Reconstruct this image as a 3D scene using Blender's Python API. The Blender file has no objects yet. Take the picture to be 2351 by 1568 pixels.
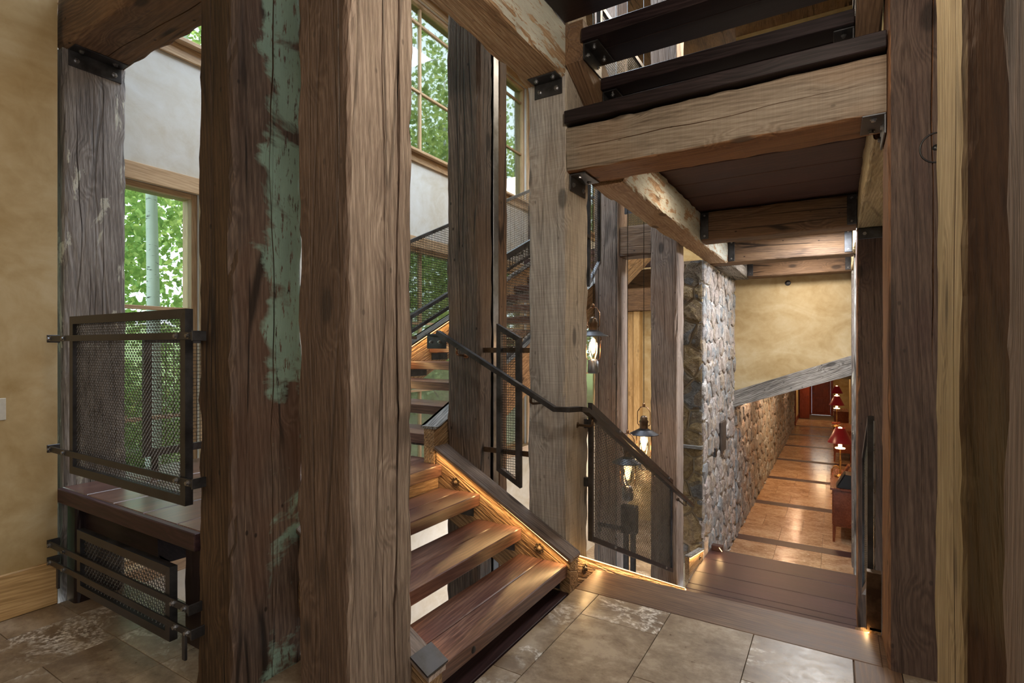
import bpy, math, random
from mathutils import Vector, Matrix, noise

# ------------------------------------------------------------------ camera, sky, sun, big lights, exposure
S = bpy.context.scene
COL = S.collection
EYE = 1.5
cd = bpy.data.cameras.new('camera'); cam = bpy.data.objects.new('camera', cd); COL.objects.link(cam)
cd.sensor_width = 36.0; cd.lens = 1225.0 / 2351.0 * 36.0; cd.shift_y = 13.5 / 2351.0; cd.clip_start = .05
YAW = math.atan(742.7 / 1225.0)
cam.location = (0, 0, EYE); cam.rotation_euler = (math.pi / 2, 0, YAW)
S.camera = cam
vs = S.view_settings
vs.view_transform = 'Standard'; vs.look = 'None'; vs.gamma = 1.0; vs.use_curve_mapping = False
vs.exposure = 0.35

W = bpy.data.worlds.new('sky'); S.world = W; W.use_nodes = True
bg = W.node_tree.nodes['Background']; bg.inputs[0].default_value = (.80, .92, 1.0, 1); bg.inputs[1].default_value = 3.0

def light(name, kind, loc, rot, energy, col, size=None, size_y=None, **kw):
    l = bpy.data.lights.new(name, kind); l.energy = energy; l.color = col
    if kind == 'AREA':
        l.size = size
        if size_y: l.shape = 'RECTANGLE'; l.size_y = size_y
    if kind == 'POINT' and size: l.shadow_soft_size = size
    for k, v in kw.items(): setattr(l, k, v)
    o = bpy.data.objects.new(name, l); o.location = loc; o.rotation_euler = rot; COL.objects.link(o)
    return o
def aim(o, tgt):
    o.rotation_euler = (Vector(tgt) - o.location).to_track_quat('-Z', 'Y').to_euler(); return o
R = math.radians
light('sun', 'SUN', (0, 0, 20), (R(27), 0, R(104)), 6.0, (1, .95, .85), angle=R(1.0))
WARM = (1, .66, .34); SOFT = (1, .83, .62); COOL = (.74, .87, 1)
aim(light('right_key_fill', 'AREA', (1.9, -1.1, 2.2), (0, 0, 0), 42, (1, .95, .88), 1.6, 2.0), (-1.5, 1.7, 1.3))  # added key light from behind right of the viewer, no window modelled
light('landing_post_fill', 'POINT', (-.12, 1.30, 3.0), (0, 0, 0), 52, (1, .88, .72), .16)  # unseen point light added to brighten the tan post's right side
light('entry_fill', 'AREA', (-.9, -.9, 2.9), (0, 0, 0), 6, SOFT, .8)  # added warm overhead fill behind the viewer, no fixture
aim(light('left_room_fill', 'AREA', (-2.6, -1.5, 2.9), (0, 0, 0), 10, SOFT, 1.0), (-3.6, 1.2, 1.4))  # added unseen fill aimed at the left wall
light('stairwell_fill', 'AREA', (-3.0, 4.6, 6.25), (0, 0, 0), 300, COOL, 2.2, 4.5)  # added cool fill from above the stairwell; the roof has no opening
light('upper_hall_fill', 'AREA', (-.6, 6.6, 5.6), (0, 0, 0), 90, SOFT, 1.2)  # added unseen fill for the upper hall
light('under_landing_fill', 'AREA', (-.7, 4.3, 2.86), (0, 0, 0), 10, SOFT, .3)  # added fill under the upper landing, no fixture
light('pier_fill', 'AREA', (-.15, 6.8, 2.86), (0, 0, 0), 58, (.90, .95, 1), .4)  # added cool fill to whiten the stone pier, no fixture
light('pier_fill', 'AREA', (-.35, 8.4, 2.86), (0, 0, 0), 34, (1, .93, .85), .5)  # second added fill for the pier
for yy in (10.5, 12.8, 15.6, 19.5): light('wall_washer', 'AREA', (-1.12, yy, .98), (0, 0, 0), 17, (1, .60, .34), .12)
light('corridor_light', 'AREA', (-.4, 14.0, .98), (0, 0, 0), 30, WARM, .4)
light('corridor_light', 'AREA', (-.5, 26.0, .98), (0, 0, 0), 26, WARM, .4)
light('far_hall_light', 'AREA', (-3.2, 11.5, 5.5), (0, 0, 0), 90, (1, .88, .7), 1.5)
light('lower_hall_light', 'AREA', (-3.2, 6.5, -.35), (0, 0, 0), 60, (1, .86, .76), .8)  # added fill to lift the lower hall
light('lower_hall_fill', 'POINT', (-3.3, 11.2, -.9), (0, 0, 0), 130, (1, .85, .70), .15)  # unseen point light added to brighten the wall behind the mesh
light('under_stair_light', 'AREA', (-2.6, 2.6, -.6), (0, 0, 0), 5, (1, .84, .76), .6)

# ------------------------------------------------------------------ tagging
def tag(o, label=None, cat=None, group=None, kind=None):
    if label: o['label'] = label
    if cat: o['category'] = cat
    if group: o['group'] = group
    if kind: o['kind'] = kind
    return o
def empty(name, loc, label=None, cat=None, group=None, kind=None, parent=None):
    o = bpy.data.objects.new(name, None); COL.objects.link(o); o.location = loc; o.empty_display_size = .1
    if parent: o.parent = parent; o.location = Vector(loc) - world_loc(parent)
    return tag(o, label, cat, group, kind)
def world_loc(o):
    v = Vector(o.location)
    while o.parent: o = o.parent; v += o.location
    return v

# ------------------------------------------------------------------ mesh builder (world coordinates, object origin at a chosen point)
class MB:
    def __init__(s): s.v = []; s.f = []; s.g = []; s.off = Vector((random.uniform(0, 40), random.uniform(0, 40), random.uniform(0, 40))); s.sm = []
    def add(s, vs, fs, axis='z', smooth=False):
        b = len(s.v)
        for v in vs:
            v = Vector(v); s.v.append(v)
            if axis == 'z': g = (v.x, v.y, v.z)
            elif axis == 'y': g = (v.x, v.z, v.y)
            elif axis == 'x': g = (v.z, v.y, v.x)
            else:                                   # axis given as a direction vector: grain runs along it
                d = axis; a = d.cross(Vector((0, 0, 1)) if abs(d.z) < .9 else Vector((1, 0, 0))).normalized(); c = d.cross(a)
                g = (v.dot(a), v.dot(c), v.dot(d))
            s.g.append(Vector(g) + s.off)
        for f in fs: s.f.append([b + i for i in f]); s.sm.append(smooth)
    def jog(s): s.off = Vector((random.uniform(0, 40), random.uniform(0, 40), random.uniform(0, 40)))
    def box(s, x0, x1, y0, y1, z0, z1, axis='z', c=.0):
        if c <= 0:
            vs = [(x, y, z) for x in (x0, x1) for y in (y0, y1) for z in (z0, z1)]
            fs = [(0, 1, 3, 2), (4, 6, 7, 5), (0, 4, 5, 1), (2, 3, 7, 6), (0, 2, 6, 4), (1, 5, 7, 3)]
            s.add(vs, fs, axis); return
        c = min(c, (x1 - x0) * .3, (y1 - y0) * .3, (z1 - z0) * .3)
        X = (x0, x1); Y = (y0, y1); Z = (z0, z1); sg = (1, -1); idx = {}; vs = []
        for i in (0, 1):
            for j in (0, 1):
                for k in (0, 1):
                    for a in (0, 1, 2):             # a = axis on whose face this vertex lies
                        p = [X[i] + sg[i] * c, Y[j] + sg[j] * c, Z[k] + sg[k] * c]
                        p[a] = (X[i], Y[j], Z[k])[a]
                        idx[i, j, k, a] = len(vs); vs.append(tuple(p))
        fs = []
        for i in (0, 1):
            q = [idx[i, 0, 0, 0], idx[i, 1, 0, 0], idx[i, 1, 1, 0], idx[i, 0, 1, 0]]; fs.append(q if i else q[::-1])
            q = [idx[0, i, 0, 1], idx[0, i, 1, 1], idx[1, i, 1, 1], idx[1, i, 0, 1]]; fs.append(q if i else q[::-1])
            q = [idx[0, 0, i, 2], idx[1, 0, i, 2], idx[1, 1, i, 2], idx[0, 1, i, 2]]; fs.append(q if i else q[::-1])
        for i in (0, 1):
            for j in (0, 1):
                q = [idx[i, j, 0, 0], idx[i, j, 1, 0], idx[i, j, 1, 1], idx[i, j, 0, 1]]; fs.append(q if (i + j) % 2 == 0 else q[::-1])
                q = [idx[i, 0, j, 0], idx[i, 1, j, 0], idx[i, 1, j, 2], idx[i, 0, j, 2]]; fs.append(q[::-1] if (i + j) % 2 == 0 else q)
                q = [idx[0, i, j, 1], idx[1, i, j, 1], idx[1, i, j, 2], idx[0, i, j, 2]]; fs.append(q if (i + j) % 2 == 0 else q[::-1])
                for k in (0, 1):
                    q = [idx[i, j, k, 0], idx[i, j, k, 1], idx[i, j, k, 2]]; fs.append(q)
        s.add(vs, fs, axis)
    def prism(s, poly, lo, hi, plane, axis='z'):
        """polygon in plane 'xz' / 'yz' / 'xy' extruded from lo to hi along the third axis"""
        def P(a, b, w): return {'xz': (a, w, b), 'yz': (w, a, b), 'xy': (a, b, w)}[plane]
        n = len(poly); vs = [P(a, b, lo) for a, b in poly] + [P(a, b, hi) for a, b in poly]
        fs = [tuple(range(n)), tuple(range(2 * n - 1, n - 1, -1))] + [(i, n + i, n + (i + 1) % n, (i + 1) % n) for i in range(n)]
        s.add(vs, fs, axis)
    def tube(s, pts, r, n=6, closed=False, axis='z', cap=True, smooth=True):
        pts = [Vector(p) for p in pts]; m = len(pts); rs = r if isinstance(r, (list, tuple)) else [r] * m
        vs = []; up = None
        for i, p in enumerate(pts):
            if closed: d = pts[(i + 1) % m] - pts[i - 1]
            else: d = pts[min(i + 1, m - 1)] - pts[max(i - 1, 0)]
            d.normalize()
            if up is None:
                up = d.cross(Vector((0, 0, 1)) if abs(d.z) < .9 else Vector((1, 0, 0))).normalized()
            up = (up - d * up.dot(d)).normalized(); w = d.cross(up)
            for k in range(n):
                t = 2 * math.pi * k / n + math.pi / n; vs.append(p + (up * math.cos(t) + w * math.sin(t)) * rs[i])
        fs = []
        for i in range(m if closed else m - 1):
            a = i * n; b = ((i + 1) % m) * n
            for k in range(n): fs.append((a + k, a + (k + 1) % n, b + (k + 1) % n, b + k))
        if cap and not closed: fs.append(tuple(range(n - 1, -1, -1))); fs.append(tuple((m - 1) * n + k for k in range(n)))
        s.add(vs, fs, axis, smooth)
    def bar(s, a, b, w, h, up=(0, 0, 1), axis=None):
        """flat/square bar from a to b: w across, h along up"""
        a = Vector(a); b = Vector(b); d = (b - a).normalized(); u = Vector(up); u = (u - d * u.dot(d)).normalized(); r = d.cross(u)
        vs = [p + r * (sx * w / 2) + u * (sz * h / 2) for p in (a, b) for sx, sz in ((-1, -1), (1, -1), (1, 1), (-1, 1))]
        fs = [(3, 2, 1, 0), (4, 5, 6, 7)] + [(i, (i + 1) % 4, 4 + (i + 1) % 4, 4 + i) for i in range(4)]
        s.add(vs, fs, axis if axis else d)
    def lathe(s, c, prof, n=20, smooth=True, d=(0, 0, 1)):
        """profile [(r, t)] turned round direction d through c"""
        d = Vector(d).normalized(); u = d.cross(Vector((0, 0, 1)) if abs(d.z) < .9 else Vector((1, 0, 0))).normalized(); w = d.cross(u)
        c = Vector(c); vs = []
        for r, t in prof:
            for k in range(n):
                a = 2 * math.pi * k / n; vs.append(c + d * t + (u * math.cos(a) + w * math.sin(a)) * r)
        fs = []
        for i in range(len(prof) - 1):
            for k in range(n): fs.append((i * n + k, i * n + (k + 1) % n, (i + 1) * n + (k + 1) % n, (i + 1) * n + k))
        s.add(vs, fs, 'z', smooth)
    def build(s, name, mat, parent=None, origin=None):
        if origin is None:
            origin = world_loc(parent) if parent else sum(s.v, Vector()) / len(s.v)
            if not parent: origin.z = min(v.z for v in s.v)
        origin = Vector(origin)
        me = bpy.data.meshes.new(name); me.from_pydata([v - origin for v in s.v], [], s.f)
        at = me.attributes.new('gc', 'FLOAT_VECTOR', 'POINT')
        at.data.foreach_set('vector', [c for g in s.g for c in g])
        me.polygons.foreach_set('use_smooth', s.sm)
        me.materials.append(mat); me.update()
        o = bpy.data.objects.new(name, me); COL.objects.link(o)
        if parent: o.parent = parent; o.location = origin - world_loc(parent)
        else: o.location = origin
        return o

def place_copy(o, parent, delta):
    c = o.copy(); COL.objects.link(c); c.parent = parent; c.location = Vector(o.location) + Vector(delta); return c

# ------------------------------------------------------------------ materials
class NT:
    def __init__(s, name):
        s.m = bpy.data.materials.new(name); s.m.use_nodes = True; s.t = s.m.node_tree; s.n = s.t.nodes; s.l = s.t.links
        s.b = s.n['Principled BSDF']; s.out = s.n['Material Output']
    def put(s, sock, v):
        if hasattr(v, 'is_linked') or isinstance(v, bpy.types.NodeSocket): s.l.new(v, sock)
        else: sock.default_value = v
    def node(s, typ, ins=None, out=0, **kw):
        n = s.n.new(typ)
        for k, v in kw.items(): setattr(n, k, v)
        for k, v in (ins or {}).items(): s.put(n.inputs[k], v)
        return n.outputs[out]
    def math(s, op, a, b=0.0, c=0.0, clamp=False): return s.node('ShaderNodeMath', {0: a, 1: b, 2: c}, operation=op, use_clamp=clamp)
    def vmul(s, v, xyz): return s.node('ShaderNodeVectorMath', {0: v, 1: xyz}, operation='MULTIPLY')
    def vadd(s, v, w): return s.node('ShaderNodeVectorMath', {0: v, 1: w}, operation='ADD')
    def noise(s, v, sc=1.0, det=3.0, ro=.55, dist=0.0, out=0): return s.node('ShaderNodeTexNoise', {'Vector': v, 'Scale': sc, 'Detail': det, 'Roughness': ro, 'Distortion': dist}, out)
    def ramp(s, f, stops, interp='LINEAR'):
        n = s.n.new('ShaderNodeValToRGB'); s.put(n.inputs[0], f); cr = n.color_ramp; cr.interpolation = interp
        while len(cr.elements) < len(stops): cr.elements.new(.5)
        for e, (p, c) in zip(cr.elements, stops):
            e.position = p; e.color = tuple(c) + (1,) if len(c) == 3 else c
        return n.outputs[0]
    def map(s, f, a, b, c=0.0, d=1.0, smooth=False): return s.node('ShaderNodeMapRange', {0: f, 1: a, 2: b, 3: c, 4: d}, interpolation_type='SMOOTHSTEP' if smooth else 'LINEAR')
    def mix(s, f, a, b, mode='MIX'):
        n = s.n.new('ShaderNodeMix'); n.data_type = 'RGBA'; n.blend_type = mode
        s.put(n.inputs[0], f); s.put(n.inputs[6], a if not isinstance(a, tuple) else tuple(a[:3]) + (1,)); s.put(n.inputs[7], b if not isinstance(b, tuple) else tuple(b[:3]) + (1,))
        return n.outputs[2]
    def gc(s):
        g = s.node('ShaderNodeAttribute', out=1, attribute_name='gc')
        r = s.node('ShaderNodeObjectInfo', out=5)
        r = s.math('MULTIPLY', r, 23.0)
        return s.vadd(g, r)
    def bump(s, h, strength, dist):
        s.put(s.b.inputs['Normal'], s.node('ShaderNodeBump', {'Strength': strength, 'Distance': dist, 'Height': h}))

def wood(name, dark, mid, lite, rough=.72, bump=1.0, crack=1.0, saw=0.0, knots=1.0, paint=None, face=None, bias=None, faces=(), stain=None, fine=1.0, contrast=1.0, coat=0.0):
    t = NT(name); p = t.gc()
    wv = t.noise(t.vmul(p, (1.6, 1.6, .5)), 1.0, 2.0, out=1)
    wv = t.node('ShaderNodeVectorMath', {0: wv, 1: (.5, .5, .5)}, operation='SUBTRACT')
    w = t.vadd(p, t.vmul(wv, (.07, .07, .05)))
    kd = t.node('ShaderNodeTexVoronoi', {'Vector': t.vmul(p, (3.3, 3.3, 1.5)), 'Scale': 1.0, 'Randomness': 1.0}, 0, feature='F1')
    kn = t.map(kd, .16, .34, 1.0, 0.0, True)                        # swirl round a knot
    kc = t.map(kd, .07, .13, 1.0, 0.0, True)                        # the knot itself
    w2 = t.vadd(w, t.node('ShaderNodeCombineXYZ', {0: t.math('MULTIPLY', kn, .032 * knots), 1: t.math('MULTIPLY', kn, .032 * knots), 2: 0.0}))
    fine_n = t.noise(t.vmul(w, (170 * fine, 170 * fine, 5.0 + 7.0 * min(1.0, bump))), 1.0, 2.0, .65)
    band = t.noise(t.vmul(w2, (34, 34, 1.1)), 1.0, 2.0, .6)
    ring = t.node('ShaderNodeTexWave', {'Vector': t.vmul(w2, (1, 1, .07)), 'Scale': 26.0, 'Distortion': 5.0, 'Detail': 2.0, 'Detail Scale': 2.2}, 1, wave_type='BANDS', bands_direction='DIAGONAL')
    tone = t.noise(t.vmul(p, (3.0, 3.0, 1.1)), 1.0, 2.0, .6)
    blot = t.noise(t.vmul(p, (7, 7, 3.0)), 1.0, 3.0, .65)
    f = t.math('ADD', t.math('MULTIPLY', band, .40), t.math('MULTIPLY', ring, .15))
    f = t.math('ADD', f, t.math('MULTIPLY', fine_n, .42)); f = t.math('ADD', f, t.math('MULTIPLY', tone, .42)); f = t.math('ADD', f, t.math('MULTIPLY', blot, .2))
    f = t.math('ADD', t.math('MULTIPLY', t.math('SUBTRACT', f, .79), 1.5 * contrast), .5)
    col = t.ramp(f, [(.12, dark), (.5, mid), (.86, lite)])
    for ax, sg, mc in faces:                                         # tint per side: own colour on some timbers, painted light and shade on others
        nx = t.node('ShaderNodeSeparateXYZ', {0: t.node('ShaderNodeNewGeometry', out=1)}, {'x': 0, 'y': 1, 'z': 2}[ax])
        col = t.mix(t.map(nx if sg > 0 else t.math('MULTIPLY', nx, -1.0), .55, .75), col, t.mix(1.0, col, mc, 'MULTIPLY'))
    if stain:                                                       # second colour in long patches
        sm = t.map(t.noise(t.vmul(p, (2.2, 2.2, .9)), 1.0, 2.0, .6, .6), .46, .62, 0, 1, True)
        col = t.mix(t.math('MULTIPLY', sm, stain[1]), col, t.mix(.55, col, stain[0]))
    hol = t.node('ShaderNodeTexVoronoi', {'Vector': t.vmul(p, (11, 11, 6.5)), 'Scale': 1.0, 'Randomness': 1.0}, 0, feature='F1')
    hm = t.map(hol, .05, .10, 1.0, 0.0, True)
    ck = t.node('ShaderNodeTexVoronoi', {'Vector': t.vmul(w, (8.5, 8.5, .42)), 'Scale': 1.0}, 0, feature='DISTANCE_TO_EDGE') if crack > .3 else 1.0
    cm = t.math('MULTIPLY', t.map(ck, .010, .045, 1.0, 0.0, True), t.map(t.noise(t.vmul(p, (3, 3, 1.2)), 1.0, 2.0), .50, .58, 0, 1, True))
    cm = t.math('MULTIPLY', cm, crack)
    dk = t.math('MAXIMUM', t.math('MULTIPLY', kc, .7 * knots), t.math('MAXIMUM', t.math('MULTIPLY', hm, .85 * min(1, crack)), t.math('MULTIPLY', cm, .85)), clamp=True)
    col = t.mix(dk, col, tuple(c * .35 for c in dark))
    h = t.math('ADD', t.math('MULTIPLY', fine_n, 1.0 if bump > .9 else .55), t.math('MULTIPLY', band, .8))
    if crack > .3: h = t.math('SUBTRACT', h, t.math('MULTIPLY', t.map(ck, .010, .045, 1.0, 0.0, True), 1.0 * crack))
    if saw:
        sw = t.noise(t.vmul(p, (3, 3, 150)), 1.0, 2.0)
        h = t.math('ADD', h, t.math('MULTIPLY', sw, saw))
        col = t.mix(t.math('MULTIPLY', t.map(sw, .35, .65), .16 * saw), col, tuple(c * .4 for c in dark))
    if paint:
        pc, cover, sc = paint
        pn = t.noise(t.vmul(w, (sc[0], sc[0], sc[1])), 1.0, 5.0, .66, .5)
        if bias: pn = t.math('ADD', pn, t.map(t.node('ShaderNodeSeparateXYZ', {0: t.node('ShaderNodeNewGeometry', out=0)}, 1), bias[0], bias[1], -.22, .07)); pn = t.math('ADD', t.math('MULTIPLY', t.math('SUBTRACT', pn, .5), 1.7), .5); pn = t.math('ADD', pn, t.map(t.node('ShaderNodeSeparateXYZ', {0: t.node('ShaderNodeNewGeometry', out=0)}, 2), 1.0, 1.5, -.20, 0.0))
        pm = t.map(pn, 1 - cover, 1 - cover + (.14 if bias else .035), 0, 1)
        chip = t.map(t.noise(t.vmul(p, (60, 60, 12)), 1.0, 4.0, .7), .36, .44, 0, 1)
        pm = t.math('MULTIPLY', pm, chip)
        if face:                                                    # paint sits on one side of the timber only
            nx = t.node('ShaderNodeSeparateXYZ', {0: t.node('ShaderNodeNewGeometry', out=1)}, {'x': 0, 'y': 1, 'z': 2}[face[0]])
            pm = t.math('MULTIPLY', pm, t.map(nx if face[1] > 0 else t.math('MULTIPLY', nx, -1.0), .6, .8))
        pcol = t.mix(t.map(t.noise(t.vmul(p, (9, 9, 3)), 1.0, 4.0), .3, .7), tuple(c * .72 for c in pc), pc)
        col = t.mix(pm, col, pcol); h = t.math('ADD', h, t.math('MULTIPLY', pm, .25))
    t.put(t.b.inputs['Base Color'], col)
    t.put(t.b.inputs['Roughness'], t.map(f, .1, .9, rough - .08, rough + .08))
    t.b.inputs['Specular IOR Level'].default_value = .35
    if coat: t.b.inputs['Coat Weight'].default_value = coat; t.b.inputs['Coat Roughness'].default_value = .22
    t.bump(h, min(1, .62 * bump), .006 * bump)
    return t.m

def metal(name, col, rough=.42, mtl=.75, blotch=.5):
    t = NT(name); p = t.gc(); n = t.noise(t.vmul(p, (9, 9, 9)), 1.0, 5.0, .65)
    t.put(t.b.inputs['Base Color'], t.mix(t.map(n, .35, .65), tuple(c * (1 - .5 * blotch) for c in col), tuple(min(1, c * (1 + blotch)) for c in col)))
    t.put(t.b.inputs['Roughness'], t.map(n, .3, .7, rough - .1, rough + .12)); t.b.inputs['Metallic'].default_value = mtl
    t.bump(t.noise(t.vmul(p, (120, 120, 120)), 1.0, 2.0), .15, .001); return t.m
def plaster(name, a, b, c, sc=1.0, rough=.75):
    t = NT(name); p = t.gc(); n = t.noise(t.vmul(p, (1.3 * sc, 1.3 * sc, 2.0 * sc)), 1.0, 6.0, .6, 1.2); m = t.noise(t.vmul(p, (7, 7, 7)), 1.0, 5.0, .6, .8)
    f = t.math('ADD', t.math('MULTIPLY', n, .7), t.math('MULTIPLY', m, .3))
    t.put(t.b.inputs['Base Color'], t.ramp(f, [(.32, a), (.5, b), (.66, c)])); t.put(t.b.inputs['Roughness'], rough)
    t.bump(t.noise(t.vmul(p, (14, 14, 14)), 1.0, 6.0, .6), .12, .01); return t.m
def tile_mat(name, a, b, c, vein, rough=.26, vamt=1.0):
    t = NT(name); p = t.gc(); n = t.noise(t.vmul(p, (2.2, 3.2, 3)), 1.0, 7.0, .68, .5); m = t.noise(t.vmul(p, (22, 26, 20)), 1.0, 5.0, .7)
    f = t.math('ADD', t.math('MULTIPLY', n, .65), t.math('MULTIPLY', m, .35))
    col = t.ramp(f, [(.40, a), (.5, b), (.58, c)])
    r = t.math('ABSOLUTE', t.math('SUBTRACT', t.noise(t.vmul(p, (2.6, 3.6, 3)), 1.0, 7.0, .66, .9), .5))
    reg = t.map(t.noise(t.vmul(p, (1.3, 1.3, 1)), 1.0, 2.0), .5, .6, 0, 1, True)
    vm = t.math('MULTIPLY', t.math('MULTIPLY', t.map(r, .0, .055, 1, 0, True), reg), t.map(t.noise(t.vmul(p, (40, 40, 40)), 1.0, 3.0), .38, .6))
    col = t.mix(t.math('MULTIPLY', vm, .75 * vamt), col, vein)
    pit = t.map(t.noise(t.vmul(p, (60, 90, 60)), 1.0, 3.0, .7), .66, .72, 0, 1)
    col = t.mix(t.math('MULTIPLY', pit, .4), col, tuple(x * .5 for x in a))
    t.put(t.b.inputs['Base Color'], col); t.put(t.b.inputs['Roughness'], t.map(m, .3, .7, rough - .07, rough + .12))
    t.bump(t.math('SUBTRACT', t.math('MULTIPLY', m, .2), pit), .25, .002); return t.m
def stone_mat(name, cols, b=1.0):
    t = NT(name); p = t.gc(); r = t.node('ShaderNodeObjectInfo', out=5)
    big = t.noise(t.vmul(p, (3.4, 3.4, 3.4)), 1.0, 1.0)
    base = t.ramp(t.math('FRACT', t.math('ADD', t.math('MULTIPLY', r, 1.0), t.math('MULTIPLY', t.math('FLOOR', t.math('MULTIPLY', big, 9.0)), .37))), [(i / (len(cols) - 1) if len(cols) > 1 else 0, c) for i, c in enumerate(cols)], 'CONSTANT')
    n = t.noise(t.vmul(p, (18, 18, 18)), 1.0, 4.0, .7, .4); m = t.noise(t.vmul(p, (70, 70, 70)), 1.0, 4.0, .7)
    col = t.mix(t.map(n, .35, .7, 0, 1), t.mix(1.0, base, (.45, .42, .40), 'MULTIPLY'), base)
    col = t.mix(t.math('MULTIPLY', t.map(m, .58, .75), .5), col, (.6, .57, .52))
    t.put(t.b.inputs['Base Color'], col); t.b.inputs['Roughness'].default_value = .82
    t.bump(t.math('ADD', n, t.math('MULTIPLY', m, .35)), .9, .03 * b); return t.m
def plain(name, col, rough=.6, mtl=0.0, emit=None, es=0.0):
    t = NT(name); p = t.gc(); n = t.noise(t.vmul(p, (30, 30, 30)), 1.0, 3.0)
    t.put(t.b.inputs['Base Color'], t.mix(t.map(n, .3, .7), tuple(c * .85 for c in col), col)); t.b.inputs['Roughness'].default_value = rough; t.b.inputs['Metallic'].default_value = mtl
    if emit: t.b.inputs['Emission Color'].default_value = tuple(emit) + (1,); t.b.inputs['Emission Strength'].default_value = es
    return t.m
def glass_mat(name):
    t = NT(name); tr = t.node('ShaderNodeBsdfTransparent', {0: (.93, .97, .95, 1)}); gl = t.node('ShaderNodeBsdfGlossy', {'Roughness': .03})
    fr = t.node('ShaderNodeFresnel', {0: 1.45}); mx = t.node('ShaderNodeMixShader', {0: t.math('MULTIPLY', fr, .8), 1: tr, 2: gl}); t.l.new(mx, t.out.inputs[0]); return t.m
def leaf_mat(name, a, b, c):
    t = NT(name); p = t.gc(); n = t.noise(t.vmul(p, (9, 9, 9)), 1.0, 2.0)
    col = t.ramp(n, [(.36, a), (.5, b), (.64, c)])
    d = t.node('ShaderNodeBsdfDiffuse', {0: col}); tl = t.node('ShaderNodeBsdfTranslucent', {0: t.mix(.5, col, (.75, .85, .25))})
    t.l.new(t.node('ShaderNodeMixShader', {0: .45, 1: d, 2: tl}), t.out.inputs[0]); return t.m

M = {}
M['post_tan'] = wood('weathered_fir_tan', (.10, .072, .055), (.245, .185, .145), (.43, .345, .28), bump=1.5, crack=.55, fine=.8, contrast=.9, faces=[('y', -1, (.50, .42, .37)), ('x', 1, (1.12, 1.12, 1.12))])  # front side darkened in the colour to stand for shade
M['post_gray'] = wood('weathered_fir_gray', (.10, .088, .082), (.225, .20, .188), (.38, .35, .33), bump=1.2, crack=.7, paint=((.66, .65, .56), .41, (7, 2.4)), contrast=1.1)
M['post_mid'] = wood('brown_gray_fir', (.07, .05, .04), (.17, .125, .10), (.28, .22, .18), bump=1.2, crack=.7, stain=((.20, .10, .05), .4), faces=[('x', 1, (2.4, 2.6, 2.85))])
M['post_dark'] = wood('charred_fir', (.035, .028, .024), (.105, .08, .066), (.22, .17, .14), bump=1.4, stain=((.20, .12, .07), .7), contrast=1.1)
M['post_pale'] = wood('pale_sawn_fir', (.17, .15, .135), (.36, .325, .30), (.53, .495, .46), bump=.8, crack=.5, saw=.7, stain=((.40, .28, .18), .45), faces=[('x', 1, (1.3, 1.25, 1.12))])
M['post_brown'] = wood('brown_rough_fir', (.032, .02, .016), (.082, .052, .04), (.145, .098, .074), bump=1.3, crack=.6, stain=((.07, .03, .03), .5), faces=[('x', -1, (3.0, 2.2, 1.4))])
M['post_green'] = wood('fir_with_green_paint', (.045, .028, .02), (.125, .086, .066), (.25, .175, .13), bump=1.0, faces=[('y', -1, (.50, .43, .30))], stain=((.16, .075, .04), .6), paint=((.32, .47, .38), .56, (2.0, 3.2)), face=('x', 1), bias=(1.37, 1.50))
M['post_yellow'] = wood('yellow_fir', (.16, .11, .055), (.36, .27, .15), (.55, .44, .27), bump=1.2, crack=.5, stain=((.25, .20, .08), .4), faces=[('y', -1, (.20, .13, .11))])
M['beam_paint'] = wood('fir_with_peeling_paint', (.20, .105, .055), (.42, .27, .155), (.60, .45, .30), bump=1.1, crack=.4, paint=((.64, .64, .56), .58, (8, 2.6)), face=('x', 1))
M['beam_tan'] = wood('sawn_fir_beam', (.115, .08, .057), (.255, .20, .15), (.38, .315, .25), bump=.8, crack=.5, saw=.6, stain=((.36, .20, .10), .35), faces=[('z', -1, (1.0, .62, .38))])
M['beam_brown'] = wood('brown_beam', (.05, .03, .02), (.135, .08, .048), (.24, .15, .09), bump=.9, stain=((.26, .14, .06), .5))
M['beam_gray'] = wood('gray_beam', (.06, .055, .052), (.22, .205, .19), (.42, .40, .38), bump=1.3, contrast=1.3)
M['tread'] = wood('oiled_plank', (.032, .013, .011), (.12, .056, .040), (.25, .138, .095), rough=.34, bump=.3, crack=.15, knots=.4, stain=((.06, .022, .026), .8), coat=.5)
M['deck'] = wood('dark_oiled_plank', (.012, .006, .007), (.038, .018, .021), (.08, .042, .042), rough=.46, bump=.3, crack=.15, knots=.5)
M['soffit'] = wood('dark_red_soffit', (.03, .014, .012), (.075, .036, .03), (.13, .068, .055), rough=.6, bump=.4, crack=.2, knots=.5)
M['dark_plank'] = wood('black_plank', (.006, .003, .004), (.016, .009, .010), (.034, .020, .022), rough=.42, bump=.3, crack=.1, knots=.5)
M['stringer'] = wood('stringer_fir', (.13, .07, .03), (.33, .20, .10), (.50, .34, .19), rough=.6, bump=1.6, crack=.4, fine=.6, contrast=1.3)
M['border'] = wood('border_plank', (.06, .03, .017), (.145, .082, .048), (.24, .145, .09), rough=.5, bump=.3, crack=.15, knots=.2)
M['pine'] = wood('golden_pine', (.30, .18, .07), (.54, .35, .16), (.70, .50, .26), rough=.5, bump=.3, crack=.1, knots=.6)
M['trim'] = wood('window_trim', (.24, .14, .07), (.42, .27, .145), (.55, .38, .22), rough=.5, bump=.3, crack=.1, knots=.6)
M['door'] = wood('mahogany', (.07, .012, .006), (.17, .03, .012), (.26, .055, .02), rough=.3, bump=.2, crack=0, knots=0)
M['console'] = wood('cherry_console', (.07, .018, .008), (.17, .045, .018), (.28, .08, .03), rough=.25, bump=.2, crack=0, knots=0)
M['plaster'] = plaster('ochre_plaster', (.35, .235, .095), (.46, .345, .18), (.54, .44, .27))
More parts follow.
